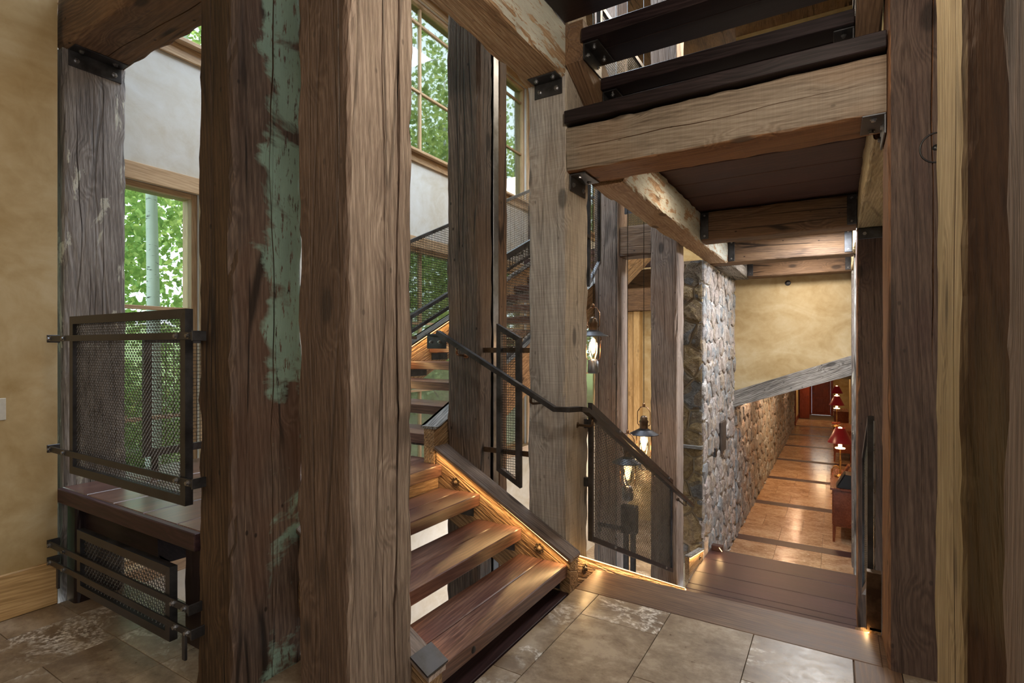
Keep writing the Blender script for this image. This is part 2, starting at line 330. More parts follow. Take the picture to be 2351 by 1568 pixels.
M['plaster_pale'] = plaster('pale_plaster', (.46, .40, .30), (.56, .53, .47), (.62, .61, .58), sc=.8)
M['plaster_pink'] = plaster('pale_rose_plaster', (.48, .38, .33), (.56, .47, .42), (.63, .55, .50))
M['steel'] = metal('blackened_steel', (.07, .07, .075), .38, .8)
M['steel_warm'] = metal('bronzed_steel', (.11, .075, .05), .4, .8, .7)
M['steel_light'] = metal('brushed_steel', (.20, .21, .23), .38, .9, .4)
M['wire'] = metal('mesh_wire', (.085, .08, .075), .35, .8)
M['bolt'] = metal('bolt_steel', (.30, .30, .31), .3, .9)
M['copper'] = metal('aged_copper', (.30, .17, .10), .3, .9, .6)
M['rosette'] = metal('cast_rosette', (.11, .075, .045), .5, .6)
M['travertine'] = tile_mat('travertine', (.19, .135, .09), (.30, .225, .155), (.42, .335, .245), (.80, .76, .70), .33, 1.3)
M['travertine_red'] = tile_mat('corridor_travertine', (.26, .15, .085), (.38, .24, .145), (.47, .33, .215), (.6, .45, .3), .17, .4)
M['grout'] = plain('grout', (.16, .11, .075), .8)
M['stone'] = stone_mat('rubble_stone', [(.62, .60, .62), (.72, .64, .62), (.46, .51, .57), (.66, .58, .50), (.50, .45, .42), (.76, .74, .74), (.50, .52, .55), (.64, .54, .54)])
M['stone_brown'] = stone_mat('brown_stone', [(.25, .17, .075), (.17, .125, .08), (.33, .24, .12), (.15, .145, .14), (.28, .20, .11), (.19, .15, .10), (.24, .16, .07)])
M['mortar_brown'] = plaster('brown_mortar', (.20, .15, .09), (.28, .22, .15), (.36, .30, .22), 4.0, .9)
M['mortar'] = plaster('mortar', (.56, .55, .54), (.66, .65, .64), (.74, .73, .72), 4.0, .9)
M['glass'] = glass_mat('window_glass')
M['led'] = plain('led_strip', (1, .8, .5), .5, emit=(1, .56, .18), es=6)
M['flame'] = plain('lamp_bulb', (1, .8, .6), .5, emit=(1, .46, .14), es=11)
M['shade'] = plain('red_shade', (.16, .006, .014), .35, emit=(.5, .02, .03), es=.05)
M['glow'] = plain('lamp_glow', (1, .8, .5), .5, emit=(1, .6, .25), es=9)
M['brass'] = metal('brass', (.42, .25, .08), .28, .9)
M['black'] = plain('black_plastic', (.012, .012, .013), .35)
M['white'] = plain('white_plastic', (.62, .60, .54), .4)
M['pink'] = plain('pink_petals', (.55, .12, .07), .6)
M['leaf'] = leaf_mat('aspen_leaf', (.13, .24, .08), (.26, .42, .15), (.52, .60, .28))
M['leaf_dark'] = leaf_mat('shade_leaf', (.09, .20, .08), (.18, .34, .13), (.36, .48, .20))
M['bark'] = None
def bark():
    t = NT('aspen_bark'); p = t.gc(); n = t.noise(t.vmul(p, (6, 6, 26)), 1.0, 4.0, .6); m = t.noise(t.vmul(p, (3, 3, 3)), 1.0, 3.0)
    t.put(t.b.inputs['Base Color'], t.mix(t.map(n, .60, .66), t.mix(m, (.42, .46, .44), (.62, .66, .62)), (.05, .05, .045))); t.b.inputs['Roughness'].default_value = .8
    t.bump(n, .4, .02); return t.m
M['bark'] = bark()
def grass():
    t = NT('lawn'); p = t.gc(); n = t.noise(t.vmul(p, (2, 2, 2)), 1.0, 6.0, .7); m = t.noise(t.vmul(p, (40, 40, 40)), 1.0, 3.0)
    t.put(t.b.inputs['Base Color'], t.ramp(t.math('ADD', t.math('MULTIPLY', n, .6), t.math('MULTIPLY', m, .4)), [(.35, (.07, .13, .04)), (.5, (.16, .25, .08)), (.65, (.36, .42, .18))])); t.b.inputs['Roughness'].default_value = .9
    t.bump(m, .8, .05); return t.m
M['grass'] = grass()

# ------------------------------------------------------------------ timbers: rough-sawn sticks with worn edges and open checks
def timber(name, b, axis, mat, parent=None, seed=0, wear=.006, checks=(), step=.09, ch=.010, label=None, cat=None, group=None, knots=()):
    """b = (x0,x1,y0,y1,z0,z1); axis = direction of the grain; checks = [(face, place across 0..1, width, depth, wander, from, to)]"""
    x0, x1, y0, y1, z0, z1 = b; rnd = random.Random(seed)
    if axis == 'z': A, B, L, base = x1 - x0, y1 - y0, z1 - z0, (x0, y0, z0); mp = lambda a, c, t: (x0 + a, y0 + c, z0 + t)
    elif axis == 'y': A, B, L = x1 - x0, z1 - z0, y1 - y0; mp = lambda a, c, t: (x0 + a, y0 + t, z0 + c)
    else: A, B, L = y1 - y0, z1 - z0, x1 - x0; mp = lambda a, c, t: (x0 + t, y0 + a, z0 + c)
    # faces in ring order: 0: c=0 side, 1: a=A side, 2: c=B side, 3: a=0 side
    ring = []
    cn = [((ch, 0), (A - ch, 0)), ((A, ch), (A, B - ch)), ((A - ch, B), (ch, B)), ((0, B - ch), (0, ch))]
    nrm = [(0, -1), (1, 0), (0, 1), (-1, 0)]
    for fi, (p, q) in enumerate(cn):
        us = [0, .06, .28, .5, .72, .94, 1]; tags = [(u, 0, None) for u in us]
        for ck in checks:
            if ck[0] == fi:
                wd = ck[2] / (A if fi in (0, 2) else B)
                tags = [tg for tg in tags if tg[0] in (0, 1) or abs(tg[0] - ck[1]) > wd * 2 + .02]
                tags += [(ck[1] - wd, 0, ck), (ck[1], 1, ck), (ck[1] + wd, 0, ck)]
        tags.sort(key=lambda k: k[0])
        for u, dp, ck in tags: ring.append((fi, u, dp, ck, p, q))
    n = len(ring); m = max(2, int(L / step)); mb = MB(); vs = []
    so = Vector((seed * 7.3, seed * 3.1, seed * 1.7))
    for i in range(m + 1):
        t = L * i / m
        for fi, u, dp, ck, p, q in ring:
            uu = u; din = 0.0
            if ck:
                wn = noise.noise(Vector((seed * 9.1 + ck[1] * 50, 0, t * 1.4))) * ck[4] + noise.noise(Vector((seed * 5.1, ck[1] * 9, t * 5))) * ck[4] * .3
                amp = max(0.0, min(1.0, (t / L - ck[5]) * 12)) * max(0.0, min(1.0, (ck[6] - t / L) * 12))
                amp *= .65 + .5 * noise.noise(Vector((seed, 4.4, t * 2.3)))
                uu = ck[1] + wn + (u - ck[1]) * max(.06, amp); din = dp * ck[3] * max(0, amp)
            a = p[0] + (q[0] - p[0]) * uu; c = p[1] + (q[1] - p[1]) * uu; nx, ny = nrm[fi]
            edge = 1.0 if uu < .02 or uu > .98 else .0
            d = noise.noise(Vector((a * 5, c * 5, t * 2.2)) + so) * wear * .8 + edge * (noise.noise(Vector((a * 9, c * 9, t * 9)) + so) - .25) * wear * 1.6
            if edge:
                e2 = noise.noise(Vector((a * 4, c * 4, t * 4.7)) + so * 2)
                if e2 > .33: d -= (e2 - .33) * wear * 6
            for kf, ku, kt, kr in knots:
                if kf == fi:
                    ln = A if fi in (0, 2) else B
                    rr = math.hypot((uu - ku) * ln, (t - kt)) / kr
                    if rr < 1.6: d += .006 * math.cos(rr * 2.0) * max(0, 1 - rr / 1.6)
            vs.append(mp(a + nx * (d - din), c + ny * (d - din), t))
    fs = []
    flip = axis == 'y'
    for i in range(m):
        for k in range(n):
            f = (i * n + k, i * n + (k + 1) % n, (i + 1) * n + (k + 1) % n, (i + 1) * n + k); fs.append(f[::-1] if flip else f)
    e0 = tuple(range(n - 1, -1, -1)); e1 = tuple(m * n + k for k in range(n))
    fs.append(e0[::-1] if flip else e0); fs.append(e1[::-1] if flip else e1)
    mb.off = Vector((rnd.uniform(0, 30), rnd.uniform(0, 30), rnd.uniform(0, 30)))
    mb.add(vs, fs, axis)
    o = mb.build(name, mat, parent)
    return tag(o, label, cat, group)

def board(name, b, axis, mat, parent=None, c=.004, label=None, cat=None, group=None, kind=None, seed=None):
    mb = MB(); mb.box(*b, axis=axis, c=c); return tag(mb.build(name, mat, parent), label, cat, group, kind)

def bolt(c, d, r=.011, parent=None, mat='bolt'):
    mb = MB(); mb.lathe(c, [(0, 0), (r * 1.5, 0), (r * 1.5, .003), (r, .003), (r, .012), (0, .013)], 6, False, d); return mb.build('bolt', M[mat], parent)

def angle_bracket(parent, x0, x1, y0, y1, z, leg_dir, wall=None, h=.09, mat='steel'):
    """flat plate under a beam (x0..x1, y0..y1 at height z) with a flange hanging down on the side leg_dir ('-y','+x','-x','+y')"""
    mb = MB(); t = .009; mb.box(x0, x1, y0, y1, z - t, z, c=.002)
    if leg_dir == '+x': mb.box(x1 - t, x1, y0, y1, z - h, z - t + .001, c=.002); pts = [((x1 - t, y, z - h * .6), (-1, 0, 0)) for y in (y0 + .04, y1 - .04)]
    if leg_dir == '-x': mb.box(x0, x0 + t, y0, y1, z - h, z - t + .001, c=.002); pts = [((x0 + t, y, z - h * .6), (1, 0, 0)) for y in (y0 + .04, y1 - .04)]
    if leg_dir == '-y': mb.box(x0, x1, y0, y0 + t, z - h, z - t + .001, c=.002); pts = [((x, y0 + t, z - h * .6), (0, 1, 0)) for x in (x0 + .04, x1 - .04)]
    if leg_dir == '+y': mb.box(x0, x1, y1 - t, y1, z - h, z - t + .001, c=.002); pts = [((x, y1 - t, z - h * .6), (0, -1, 0)) for x in (x0 + .04, x1 - .04)]
    pts += [((x0 + (x1 - x0) * u, y0 + (y1 - y0) * v, z - t), (0, 0, -1)) for u, v in ((.5, .18), (.5, .82))] if leg_dir[1] == 'x' else [((x0 + (x1 - x0) * u, y0 + (y1 - y0) * .45, z - t), (0, 0, -1)) for u in (.2, .8)]
    a = mb.build('angle_bracket', M[mat], parent); a['label'] = 'blackened steel angle bracket with bolts'
    for p, d in pts: bolt(p, d, parent=a)
    return a

# ------------------------------------------------------------------ setting: walls, floors, windows
XW = -4.80                                                          # inner face of the window wall
def struct(o, label, name_kind='wall'):
    return tag(o, label, name_kind, kind='structure')
mb = MB(); mb.box(-4.05, -3.92, -3.2, 1.30, -.02, 6.4)
wl = struct(mb.build('wall_left', M['plaster']), 'ochre plaster wall at the left edge with a light switch')
bb = board('baseboard_left', (-3.92, -3.898, -3.2, 1.295, 0.0, .25), 'y', M['pine'], c=.004); struct(bb, 'wide golden pine baseboard under the ochre plaster wall', 'baseboard')
# light switch: wall plate and rocker
sw = empty('light_switch', (-3.92, 1.03, 1.10), 'white light switch plate on the ochre wall at the left edge', 'light switch')
mb = MB(); mb.box(-3.92, -3.912, .93, 1.07, 1.10, 1.22, c=.002); mb.build('wall_plate', M['white'], sw)
mb = MB(); mb.box(-3.913, -3.907, .965, 1.0, 1.125, 1.195, c=.002); mb.box(-3.913, -3.907, 1.01, 1.045, 1.125, 1.195, c=.002); mb.build('rocker', M['white'], sw)

# window wall, built in strips round the openings
def wall_strip(b, mat, name, label):
    mb = MB(); mb.box(*b); return struct(mb.build(name, mat), label)
LOW = [(.9, 2.60), (4.57, 8.42), (9.6, 13.0)]; UPP = [(.9, 3.0), (4.57, 8.42), (9.6, 13.0)]
XO = -5.05
mb = MB()
def strips(op, za, zb, zc, zd):                                     # solid za..zb below, zc..zd above the openings
    y = -3.2
    for a, b in op:
        mb.box(XO, XW, y, a, zb, zc); y = b
    mb.box(XO, XW, y, 15, zb, zc)
mb.box(XO, XW, -3.2, 15, -3.3, -.25)
strips(LOW, 0, -.25, 2.85, 0)
mb.box(XO, XW, -3.2, 15, 2.85, 4.12)
strips(UPP, 0, 4.12, 6.2, 0)
mb.box(XO, XW, -3.2, 15, 6.2, 6.7)
struct(mb.build('wall_window_side', M['plaster_pale']), 'pale plaster wall pierced by tall wooden windows')
wn = 0
def window(y0, y1, z0, z1, hs, vs_, label):
    global wn; wn += 1
    w = empty('window_%d' % wn, (XW, (y0 + y1) / 2, z0), label, 'window', kind='structure')
    mb = MB(); f = .05
    mb.box(XO + .06, XW - .04, y0, y0 + f, z0, z1, c=.004); mb.box(XO + .06, XW - .04, y1 - f, y1, z0, z1, c=.004)
    mb.box(XO + .06, XW - .04, y0 + f, y1 - f, z1 - f, z1, 'y', c=.004); mb.box(XO + .06, XW - .04, y0 + f, y1 - f, z0, z0 + f, 'y', c=.004)
    mb.build('window_frame', M['trim'], w)
    # casing on the room side
    for k, (a, b, c, d) in enumerate([(y0 - .10, y1 + .10, z1 - .01, z1 + .13), (y0 - .10, y0 + .01, z0, z1 - .01), (y1 - .01, y1 + .10, z0, z1 - .01)]):
        mb = MB(); mb.box(XW + .001, XW + .03, a, b, c, d, 'y' if k == 0 else 'z', c=.004); mb.build('casing', M['trim'], w)
    mb = MB(); mb.box(XO + .08, XW + .09, y0 - .12, y1 + .12, z0 - .035, z0 + .004, 'y', c=.005); mb.build('sill', M['trim'], w)
    mb = MB(); mb.box(XW + .001, XW + .028, y0 - .10, y1 + .10, z0 - .15, z0 - .036, 'y', c=.004); mb.build('apron', M['trim'], w)
    for z in hs: mb = MB(); mb.box(XW - .12, XW - .075, y0 + f, y1 - f, z - .016, z + .016, 'y', c=.003); mb.build('muntin', M['trim'], w)
    for y in vs_: mb = MB(); mb.box(XW - .125, XW - .08, y - .017, y + .017, z0 + f, z1 - f, c=.003); mb.build('muntin', M['trim'], w)
    ys = [y0 + f] + list(vs_) + [y1 - f]; zs = [z0 + f] + list(hs) + [z1 - f]
    for i in range(len(ys) - 1):
        for j in range(len(zs) - 1):
            mb = MB(); mb.box(XW - .104, XW - .098, ys[i], ys[i + 1], zs[j], zs[j + 1]); mb.build('pane', M['glass'], w)
window(.9, 2.60, -.25, 2.85, (.0 + .91, 1.83), (), 'lower wooden window seen between the gray post and the green painted post')
window(4.57, 8.42, -.25, 2.85, (.91, 1.83), (5.63, 6.7, 7.76), 'long lower window behind the rising stair flight')
window(9.6, 13.0, -.25, 2.85, (.91, 1.83), (10.7, 11.85), 'lower window far down the stair hall')
window(.9, 3.0, 4.12, 6.2, (5.0, 5.93), (1.95,), 'upper window high at the left, mostly behind the tan beam')
window(4.57, 8.42, 4.12, 6.2, (5.0, 5.93), (5.63, 6.7, 7.76), 'tall upper window with a grid of muntins over the stair')
window(9.6, 13.0, 4.12, 6.2, (5.0, 5.93), (10.7, 11.85), 'upper window far down the stair hall')

wall_strip((XO, -2.0, 14.0, 14.2, -3.3, 6.7), M['plaster'], 'wall_far', 'ochre plaster wall at the far end of the stair hall')
wall_strip((-4.05, -3.92, 1.30, 1.32, 3.7, 6.4), M['plaster'], 'wall_return', 'small plaster return above the gray post')
mb = MB(); mb.box(-5.05, 3.2, -3.4, -3.2, -.1, 6.7); struct(mb.build('wall_behind', M['plaster']), 'plaster wall behind the viewer')
mb = MB(); mb.box(2.4, 2.6, -3.2, 3.5, -.1, 6.7); mb.box(.55, 2.6, 3.45, 3.6, -1.7, 6.7); mb.box(.50, .65, 3.6, 29.5, -1.65, 6.7); struct(mb.build('wall_right', M['plaster']), 'plaster wall running along the right of the corridor')
mb = MB(); mb.box(-5.3, 3.2, -3.4, 29.5, 6.6, 6.8, 'y'); tag(mb.build('ceiling', M['beam_brown']), 'dark wooden roof above the stair hall', 'ceiling', kind='structure')
mb = MB(); mb.box(-5.0, -1.4, 1.3, 14.2, -3.3, -3.1); tag(mb.build('floor_lower', M['travertine']), 'stone floor of the lower storey under the stair', 'floor', kind='structure')
# walls that close the storey under the landing
mb = MB(); mb.box(-4.8, -1.56, 1.56, 1.68, -3.1, -.11); struct(mb.build('wall_under_landing', M['plaster_pink']), 'rose plaster wall under the edge of the landing')
mb = MB(); mb.box(-1.40, -1.32, 1.30, 3.0, -3.1, -.10); struct(mb.build('wall_under_border', M['plaster_pink']), 'plaster wall under the landing beside the stair')

# landing floor: base slab + border planks + tiles
fl = empty('floor', (-1.2, 1, -.06), 'travertine landing floor with wide tiles and dark plank borders', 'floor', kind='structure')
mb = MB(); mb.box(-1.385, 2.4, -3.2, 3.40, -.10, -.012); mb.box(-3.92, -1.57, -3.2, 1.70, -.10, -.012); mb.box(-1.57, -1.385, -3.2, 1.30, -.10, -.012); mb.build('floor_base', M['grout'], fl)
board('border_plank', (-1.385, .19, 3.045, 3.375, -.05, .0), 'x', M['border'], fl, c=.003)
board('border_plank', (.075, .26, -3.2, 3.042, -.05, .0), 'y', M['border'], fl, c=.003)
board('border_plank', (.19, .8, 3.045, 3.375, -.05, -.002), 'x', M['border'], fl, c=.003)
board('border_plank', (-1.56, -1.40, 1.30, 3.02, -.09, -.005), 'y', M['deck'], fl, c=.003)
def tile(x0, x1, y0, y1, z, mat, parent, th=.011, g=.0015, name='tile'):
    mb = MB(); mb.box(x0 + g, x1 - g, y0 + g, y1 - g, z - th, z, c=.0012)
    return mb.build(name, mat, parent)
cols = [(-1.385, -1.228), (-1.228, -.795), (-.795, -.365), (-.365, .072)]
offs = [2.11, 2.77, 2.37, 2.60]
for (a, b), o in zip(cols, offs):
    ys = [3.042]; y = o
    while y > -1.4: ys.append(y); y -= .72
    ys.append(y)
    for i in range(len(ys) - 1): tile(a, b, ys[i + 1], ys[i], 0.0, M['travertine'], fl)
for a, b, o in [(.262, .95, .3), (.95, 1.65, .0)]:
    y = 3.04
    while y > -1.0: tile(a, b, y - .7, y, 0.0, M['travertine'], fl); y -= .7
x = -1.387; k = 0                                                   # left part of the landing
while x > -3.9:
    xa = max(x - .45, -3.898); y = 1.30 - (.3 if k % 2 else 0)
    if k % 2: tile(xa, x, y, 1.30, 0.0, M['travertine'], fl)
    while y > -1.3: tile(xa, x, y - .72, y, 0.0, M['travertine'], fl); y -= .72
    tile(xa, min(x, -1.565), 1.30, 1.695, 0.0, M['travertine'], fl)
    x -= .45; k += 1
# corridor floor, lower storey level -1.65
ZC = -1.65
fc = empty('floor_corridor', (-.6, 9, ZC), 'polished travertine corridor floor with dark cross bands', 'floor', kind='structure')
mb = MB(); mb.box(-1.45, .52, 7.4, 29.5, ZC - .1, ZC - .012); mb.build('floor_base', M['grout'], fc)
bands = [9.58, 11.95, 14.35, 16.8, 19.3, 21.8, 24.3]
prev = 7.3
for bi, yb in enumerate(bands + [26.8]):
    a, b = prev, yb - .13
    if bi < 7: tag(board('band_plank', (-1.42, .50, yb - .13, yb + .13, ZC - .011, ZC + .001), 'x', M['deck'], fc, c=.001))
    nr = 3
    for r in range(nr):
        ya = a + (b - a) * r / nr; yc = a + (b - a) * (r + 1) / nr; x = -1.42 - (.31 if r % 2 else 0)
        while x < .50:
            tile(max(x, -1.42), min(x + .62, .50), ya, yc, ZC, M['travertine_red'], fc); x += .62
    prev = yb + .13

# ------------------------------------------------------------------ posts and beams
def cat_post(b, mat, seed, label, **k): return timber('timber_post', b, 'z', M[mat], seed=seed, label=label, cat='post', **k)
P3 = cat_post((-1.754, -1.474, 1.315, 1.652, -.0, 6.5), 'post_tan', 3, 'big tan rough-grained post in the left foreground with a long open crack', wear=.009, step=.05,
              checks=[(1, .72, .009, .04, .08, .0, 1.0), (1, .50, .003, .012, .06, .0, .9), (0, .83, .004, .02, .05, .25, 1.0)], knots=[(1, .70, 1.25, .05), (1, .72, .55, .045), (1, .7, 3.0, .05), (1, .55, 2.3, .04)])
P2 = cat_post((-2.441, -2.19, 1.315, 1.672, -.0, 6.5), 'post_green', 2, 'brown post with worn green paint on its right face, left of the big tan post', wear=.011, step=.06,
              checks=[(1, .55, .004, .025, .08, .0, 1.0), (0, .4, .004, .02, .1, .2, .9)], knots=[(1, .3, 1.4, .05)])
P1 = cat_post((-4.25, -3.95, 1.335, 1.668, -.3, 3.30), 'post_gray', 1, 'gray weathered post at the left wall flecked with white paint', wear=.007, step=.06,
              checks=[(1, .22, .004, .02, .10, .55, .95), (1, .62, .003, .015, .05, .3, 1.0), (1, .4, .0025, .012, .06, .0, .7)], knots=[(1, .15, 2.85, .05), (1, .58, 2.15, .035), (1, .56, 1.65, .035)])
P4 = cat_post((-2.438, -2.151, 3.10, 3.268, -3.1, 6.5), 'post_dark', 4, 'dark charred post with a wandering crack, middle of the stairwell', wear=.008, step=.06,
              checks=[(0, .42, .006, .04, .10, .45, 1.0), (0, .62, .003, .02, .05, .2, .7)], knots=[(0, .6, 5.4, .05), (0, .75, 5.25, .05), (0, .15, 4.9, .045), (1, .5, 4.9, .05)])
mb = MB(); mb.box(-2.40, -2.19, 3.270, 3.352, -3.1, 6.5); core = mb.build('steel_core', M['black'], P4)
mb = MB(); mb.box(-2.163, -2.154, 3.29, 3.36, -3.1, 6.5, c=.002); core = mb.build('steel_strip', M['steel_light'], P4); core['label'] = 'bright steel flat between the two halves of the post'
o = timber('post_half', (-2.438, -2.151, 3.362, 3.48, -3.1, 6.5), 'z', M['beam_brown'], P4, seed=44, wear=.004); o['label'] = 'redder thin half of the post'
P5 = cat_post((-1.752, -1.474, 3.10, 3.452, -3.1, 6.5), 'post_pale', 5, 'pale sawn post at the foot of the stair carrying the handrail bend', wear=.008, step=.06,
              checks=[(1, .5, .003, .012, .08, .2, .6)], knots=[(0, .25, 4.95, .05), (0, .5, 4.95, .03), (0, .8, 4.15, .03)])
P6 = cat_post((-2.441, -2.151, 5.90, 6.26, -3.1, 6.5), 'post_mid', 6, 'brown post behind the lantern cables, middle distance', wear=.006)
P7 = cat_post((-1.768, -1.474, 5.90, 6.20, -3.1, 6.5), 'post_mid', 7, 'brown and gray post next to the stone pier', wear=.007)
PR = cat_post((.21, .50, 3.03, 3.37, -.0, 6.5), 'post_brown', 8, 'dark brown rough post right of the corridor stair', wear=.006, step=.06, checks=[(0, .57, .005, .03, .04, .2, 1.0)])
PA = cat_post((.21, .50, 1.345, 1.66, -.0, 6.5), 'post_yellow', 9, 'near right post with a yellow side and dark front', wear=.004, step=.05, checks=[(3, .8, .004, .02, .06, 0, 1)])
PB = cat_post((.205, .50, .62, 1.02, -.0, 6.5), 'post_mid', 10, 'nearest rough post at the right edge of the view', wear=.006, step=.05)
PC = cat_post((.17, .46, 5.90, 6.2, -1.65, 2.60), 'post_brown', 11, 'purple brown post beyond the right railing panel', wear=.005)
PD = cat_post((.19, .48, 7.5, 7.8, -1.65, 2.60), 'beam_gray', 12, 'gray post farther along the right side of the corridor', wear=.005)
PE = cat_post((.20, .48, 9.05, 9.35, -1.65, 2.60), 'post_gray', 13, 'last gray post where the corridor begins', wear=.005)
# wooden ring drawn round a plugged hole on the right post
mb = MB(); mb.tube([(.385 + .058 * math.cos(a), 3.0265, 2.395 + .066 * math.sin(a)) for a in [2 * math.pi * i / 28 for i in range(28)]], .0035, 5, closed=True); mb.build('iron_ring', M['black'], PR)
mb = MB(); mb.lathe((.385, 3.031, 2.395), [(0, -.004), (.014, -.004), (.014, .002)], 12, True, (0, 1, 0)); mb.build('plugged_hole', M['black'], PR)

def beam(b, axis, mat, seed, label, **k): return timber('timber_beam', b, axis, M[mat], seed=seed, label=label, cat='beam', **k)
B1 = beam((-4.0, -2.445, 1.33, 1.665, 3.30, 3.62), 'x', 'beam_brown', 21, 'upper left beam from the gray post to the green painted post', wear=.01, step=.06, checks=[(0, .6, .004, .03, .05, 0, 1), (3, .6, .0, .0, 0, 0, 0)][:1])
angle_bracket(B1, -3.95, -3.85, 1.36, 1.64, 3.30, '-x', h=.10)
BL = beam((-1.752, -1.476, 1.655, 3.095, 3.235, 3.585), 'y', 'beam_paint', 22, 'beam with peeling white paint between the tan and pale posts overhead', wear=.012, step=.05)
angle_bracket(BL, -1.70, -1.50, 2.995, 3.098, 3.232, '+y', h=.10)
angle_bracket(BL, -1.70, -1.50, 1.66, 1.74, 3.232, '-y', h=.10)
BF = beam((-1.472, .208, 3.10, 3.42, 2.62, 2.905), 'x', 'beam_tan', 23, 'large knotty tan beam across the front of the upper landing', wear=.008, step=.05,
          checks=[(0, .45, .002, .01, .10, .5, 1), (3, .5, .003, .02, .1, 0, 1)], knots=[(0, .45, .45, .06), (0, .6, 1.52, .04), (0, .25, .2, .03)])
angle_bracket(BF, -1.47, -1.36, 3.14, 3.38, 2.617, '-x', h=.10)
angle_bracket(BF, .11, .206, 3.08, 3.34, 2.617, '+x', h=.10)
BC = beam((-1.44, -1.20, 3.425, 7.37, 2.60, 2.905), 'y', 'beam_paint', 24, 'long beam with flaking paint running back under the upper landing', wear=.012, step=.06)
BR = beam((.17, .44, 3.43, 7.48, 2.605, 2.905), 'y', 'post_yellow', 25, 'tan beam running back above the right posts', wear=.008)
J1 = beam((-1.195, .165, 5.76, 6.02, 2.605, 2.90), 'x', 'beam_brown', 26, 'first brown cross joist behind the landing boards', wear=.006)
J2 = beam((-1.44, .185, 7.40, 7.68, 2.60, 2.90), 'x', 'beam_brown', 27, 'second brown cross joist deeper under the ceiling', wear=.006)
J3 = beam((-1.18, .20, 9.08, 9.36, 2.60, 2.90), 'x', 'beam_brown', 28, 'dark last cross joist against the plaster panel', wear=.006)
BG = beam((-1.47, -1.185, 7.69, 9.38, 2.60, 2.90), 'y', 'beam_gray', 29, 'gray beam lying on top of the stone wall', wear=.008)
BS = beam((.19, .45, 7.69, 9.38, 2.605, 2.905), 'y', 'post_yellow', 30, 'last tan beam above the right corridor posts', wear=.006)
for (p, xs, y) in [(J1, (-1.195, .165), 5.755), (J2, (-1.19, .165), 7.395), (J3, (-1.175, .195), 9.075)]:
    for i, xx in enumerate(xs):
        s = 1 if i == 0 else -1; mb = MB()
        a, b = sorted((xx, xx + s * .075)); mb.box(a, b, y - .008, y, 2.62, 2.89, c=.002)
        h = mb.build('joist_hanger', M['steel'], p)
        for z in (2.65, 2.86): bolt(((a + b) / 2, y - .008, z), (0, -1, 0), .008, parent=h)
for y, nm in ((5.9, 'PC'), (7.5, 'PD')):
    ob = PC if nm == 'PC' else PD
    mb = MB(); x0 = .17 if nm == 'PC' else .19; mb.box(x0 + .01, x0 + .2, y - .009, y, 2.50, 2.60, c=.002); h = mb.build('cap_plate', M['steel'], ob); bolt((x0 + .06, y - .009, 2.55), (0, -1, 0), .011, parent=h)

# beam on a slope over the corridor mouth and the plaster panel above it
def slope_beam():
    mb = MB(); d = Vector((1.6, 0, .575)).normalized()
    mb.prism([(-1.42, .53), (.20, 1.09), (.20, 1.38), (-1.42, .79)], 9.26, 9.52, 'xz', d)
    o = mb.build('timber_beam', M['beam_gray']); return tag(o, 'gray weathered sloping beam over the mouth of the corridor', 'beam')
slope_beam()
mb = MB(); mb.prism([(-1.42, .72), (.50, 1.40), (.50, 2.62), (-1.42, 2.62)], 9.385, 9.50, 'xz')
struct(mb.build('wall_panel', M['plaster']), 'warm plaster panel above the sloping beam')
mb = MB(); mb.box(-1.42, .5, 9.53, 29.5, 1.02, 1.12, 'y'); struct(mb.build('ceiling_corridor', M['plaster']), 'plaster ceiling of the lower corridor', 'ceiling')
fd = empty('fire_sprinkler', (-.638, 9.385, 2.508), 'small round dark sprinkler near the top of the warm plaster panel', 'sprinkler')
mb = MB(); mb.lathe((-.638, 9.385, 2.508), [(0, -.012), (.028, -.012), (.04, -.008), (.043, 0)], 18, True, (0, 1, 0)); mb.build('escutcheon', M['steel'], fd)
mb = MB(); mb.lathe((-.638, 9.372, 2.508), [(0, -.03), (.014, -.03), (.016, 0)], 12, True, (0, 1, 0)); mb.build('nozzle', M['bolt'], fd)

# upper landing: boards seen from below and the dark front edge
ul = empty('landing_deck', (-.6, 3.5, 2.91), 'upper landing of dark boards seen from below with a black front edge', 'deck')
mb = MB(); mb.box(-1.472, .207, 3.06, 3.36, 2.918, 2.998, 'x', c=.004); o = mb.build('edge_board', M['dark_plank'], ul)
y = 3.425
while y < 9.2:
    mb = MB(); mb.box(-1.44, .49, y + .004, min(y + .44, 9.37), 2.915 + random.uniform(0, .004), 2.985, 'x', c=.006); mb.build('floor_board', M['soffit'], ul); y += .444

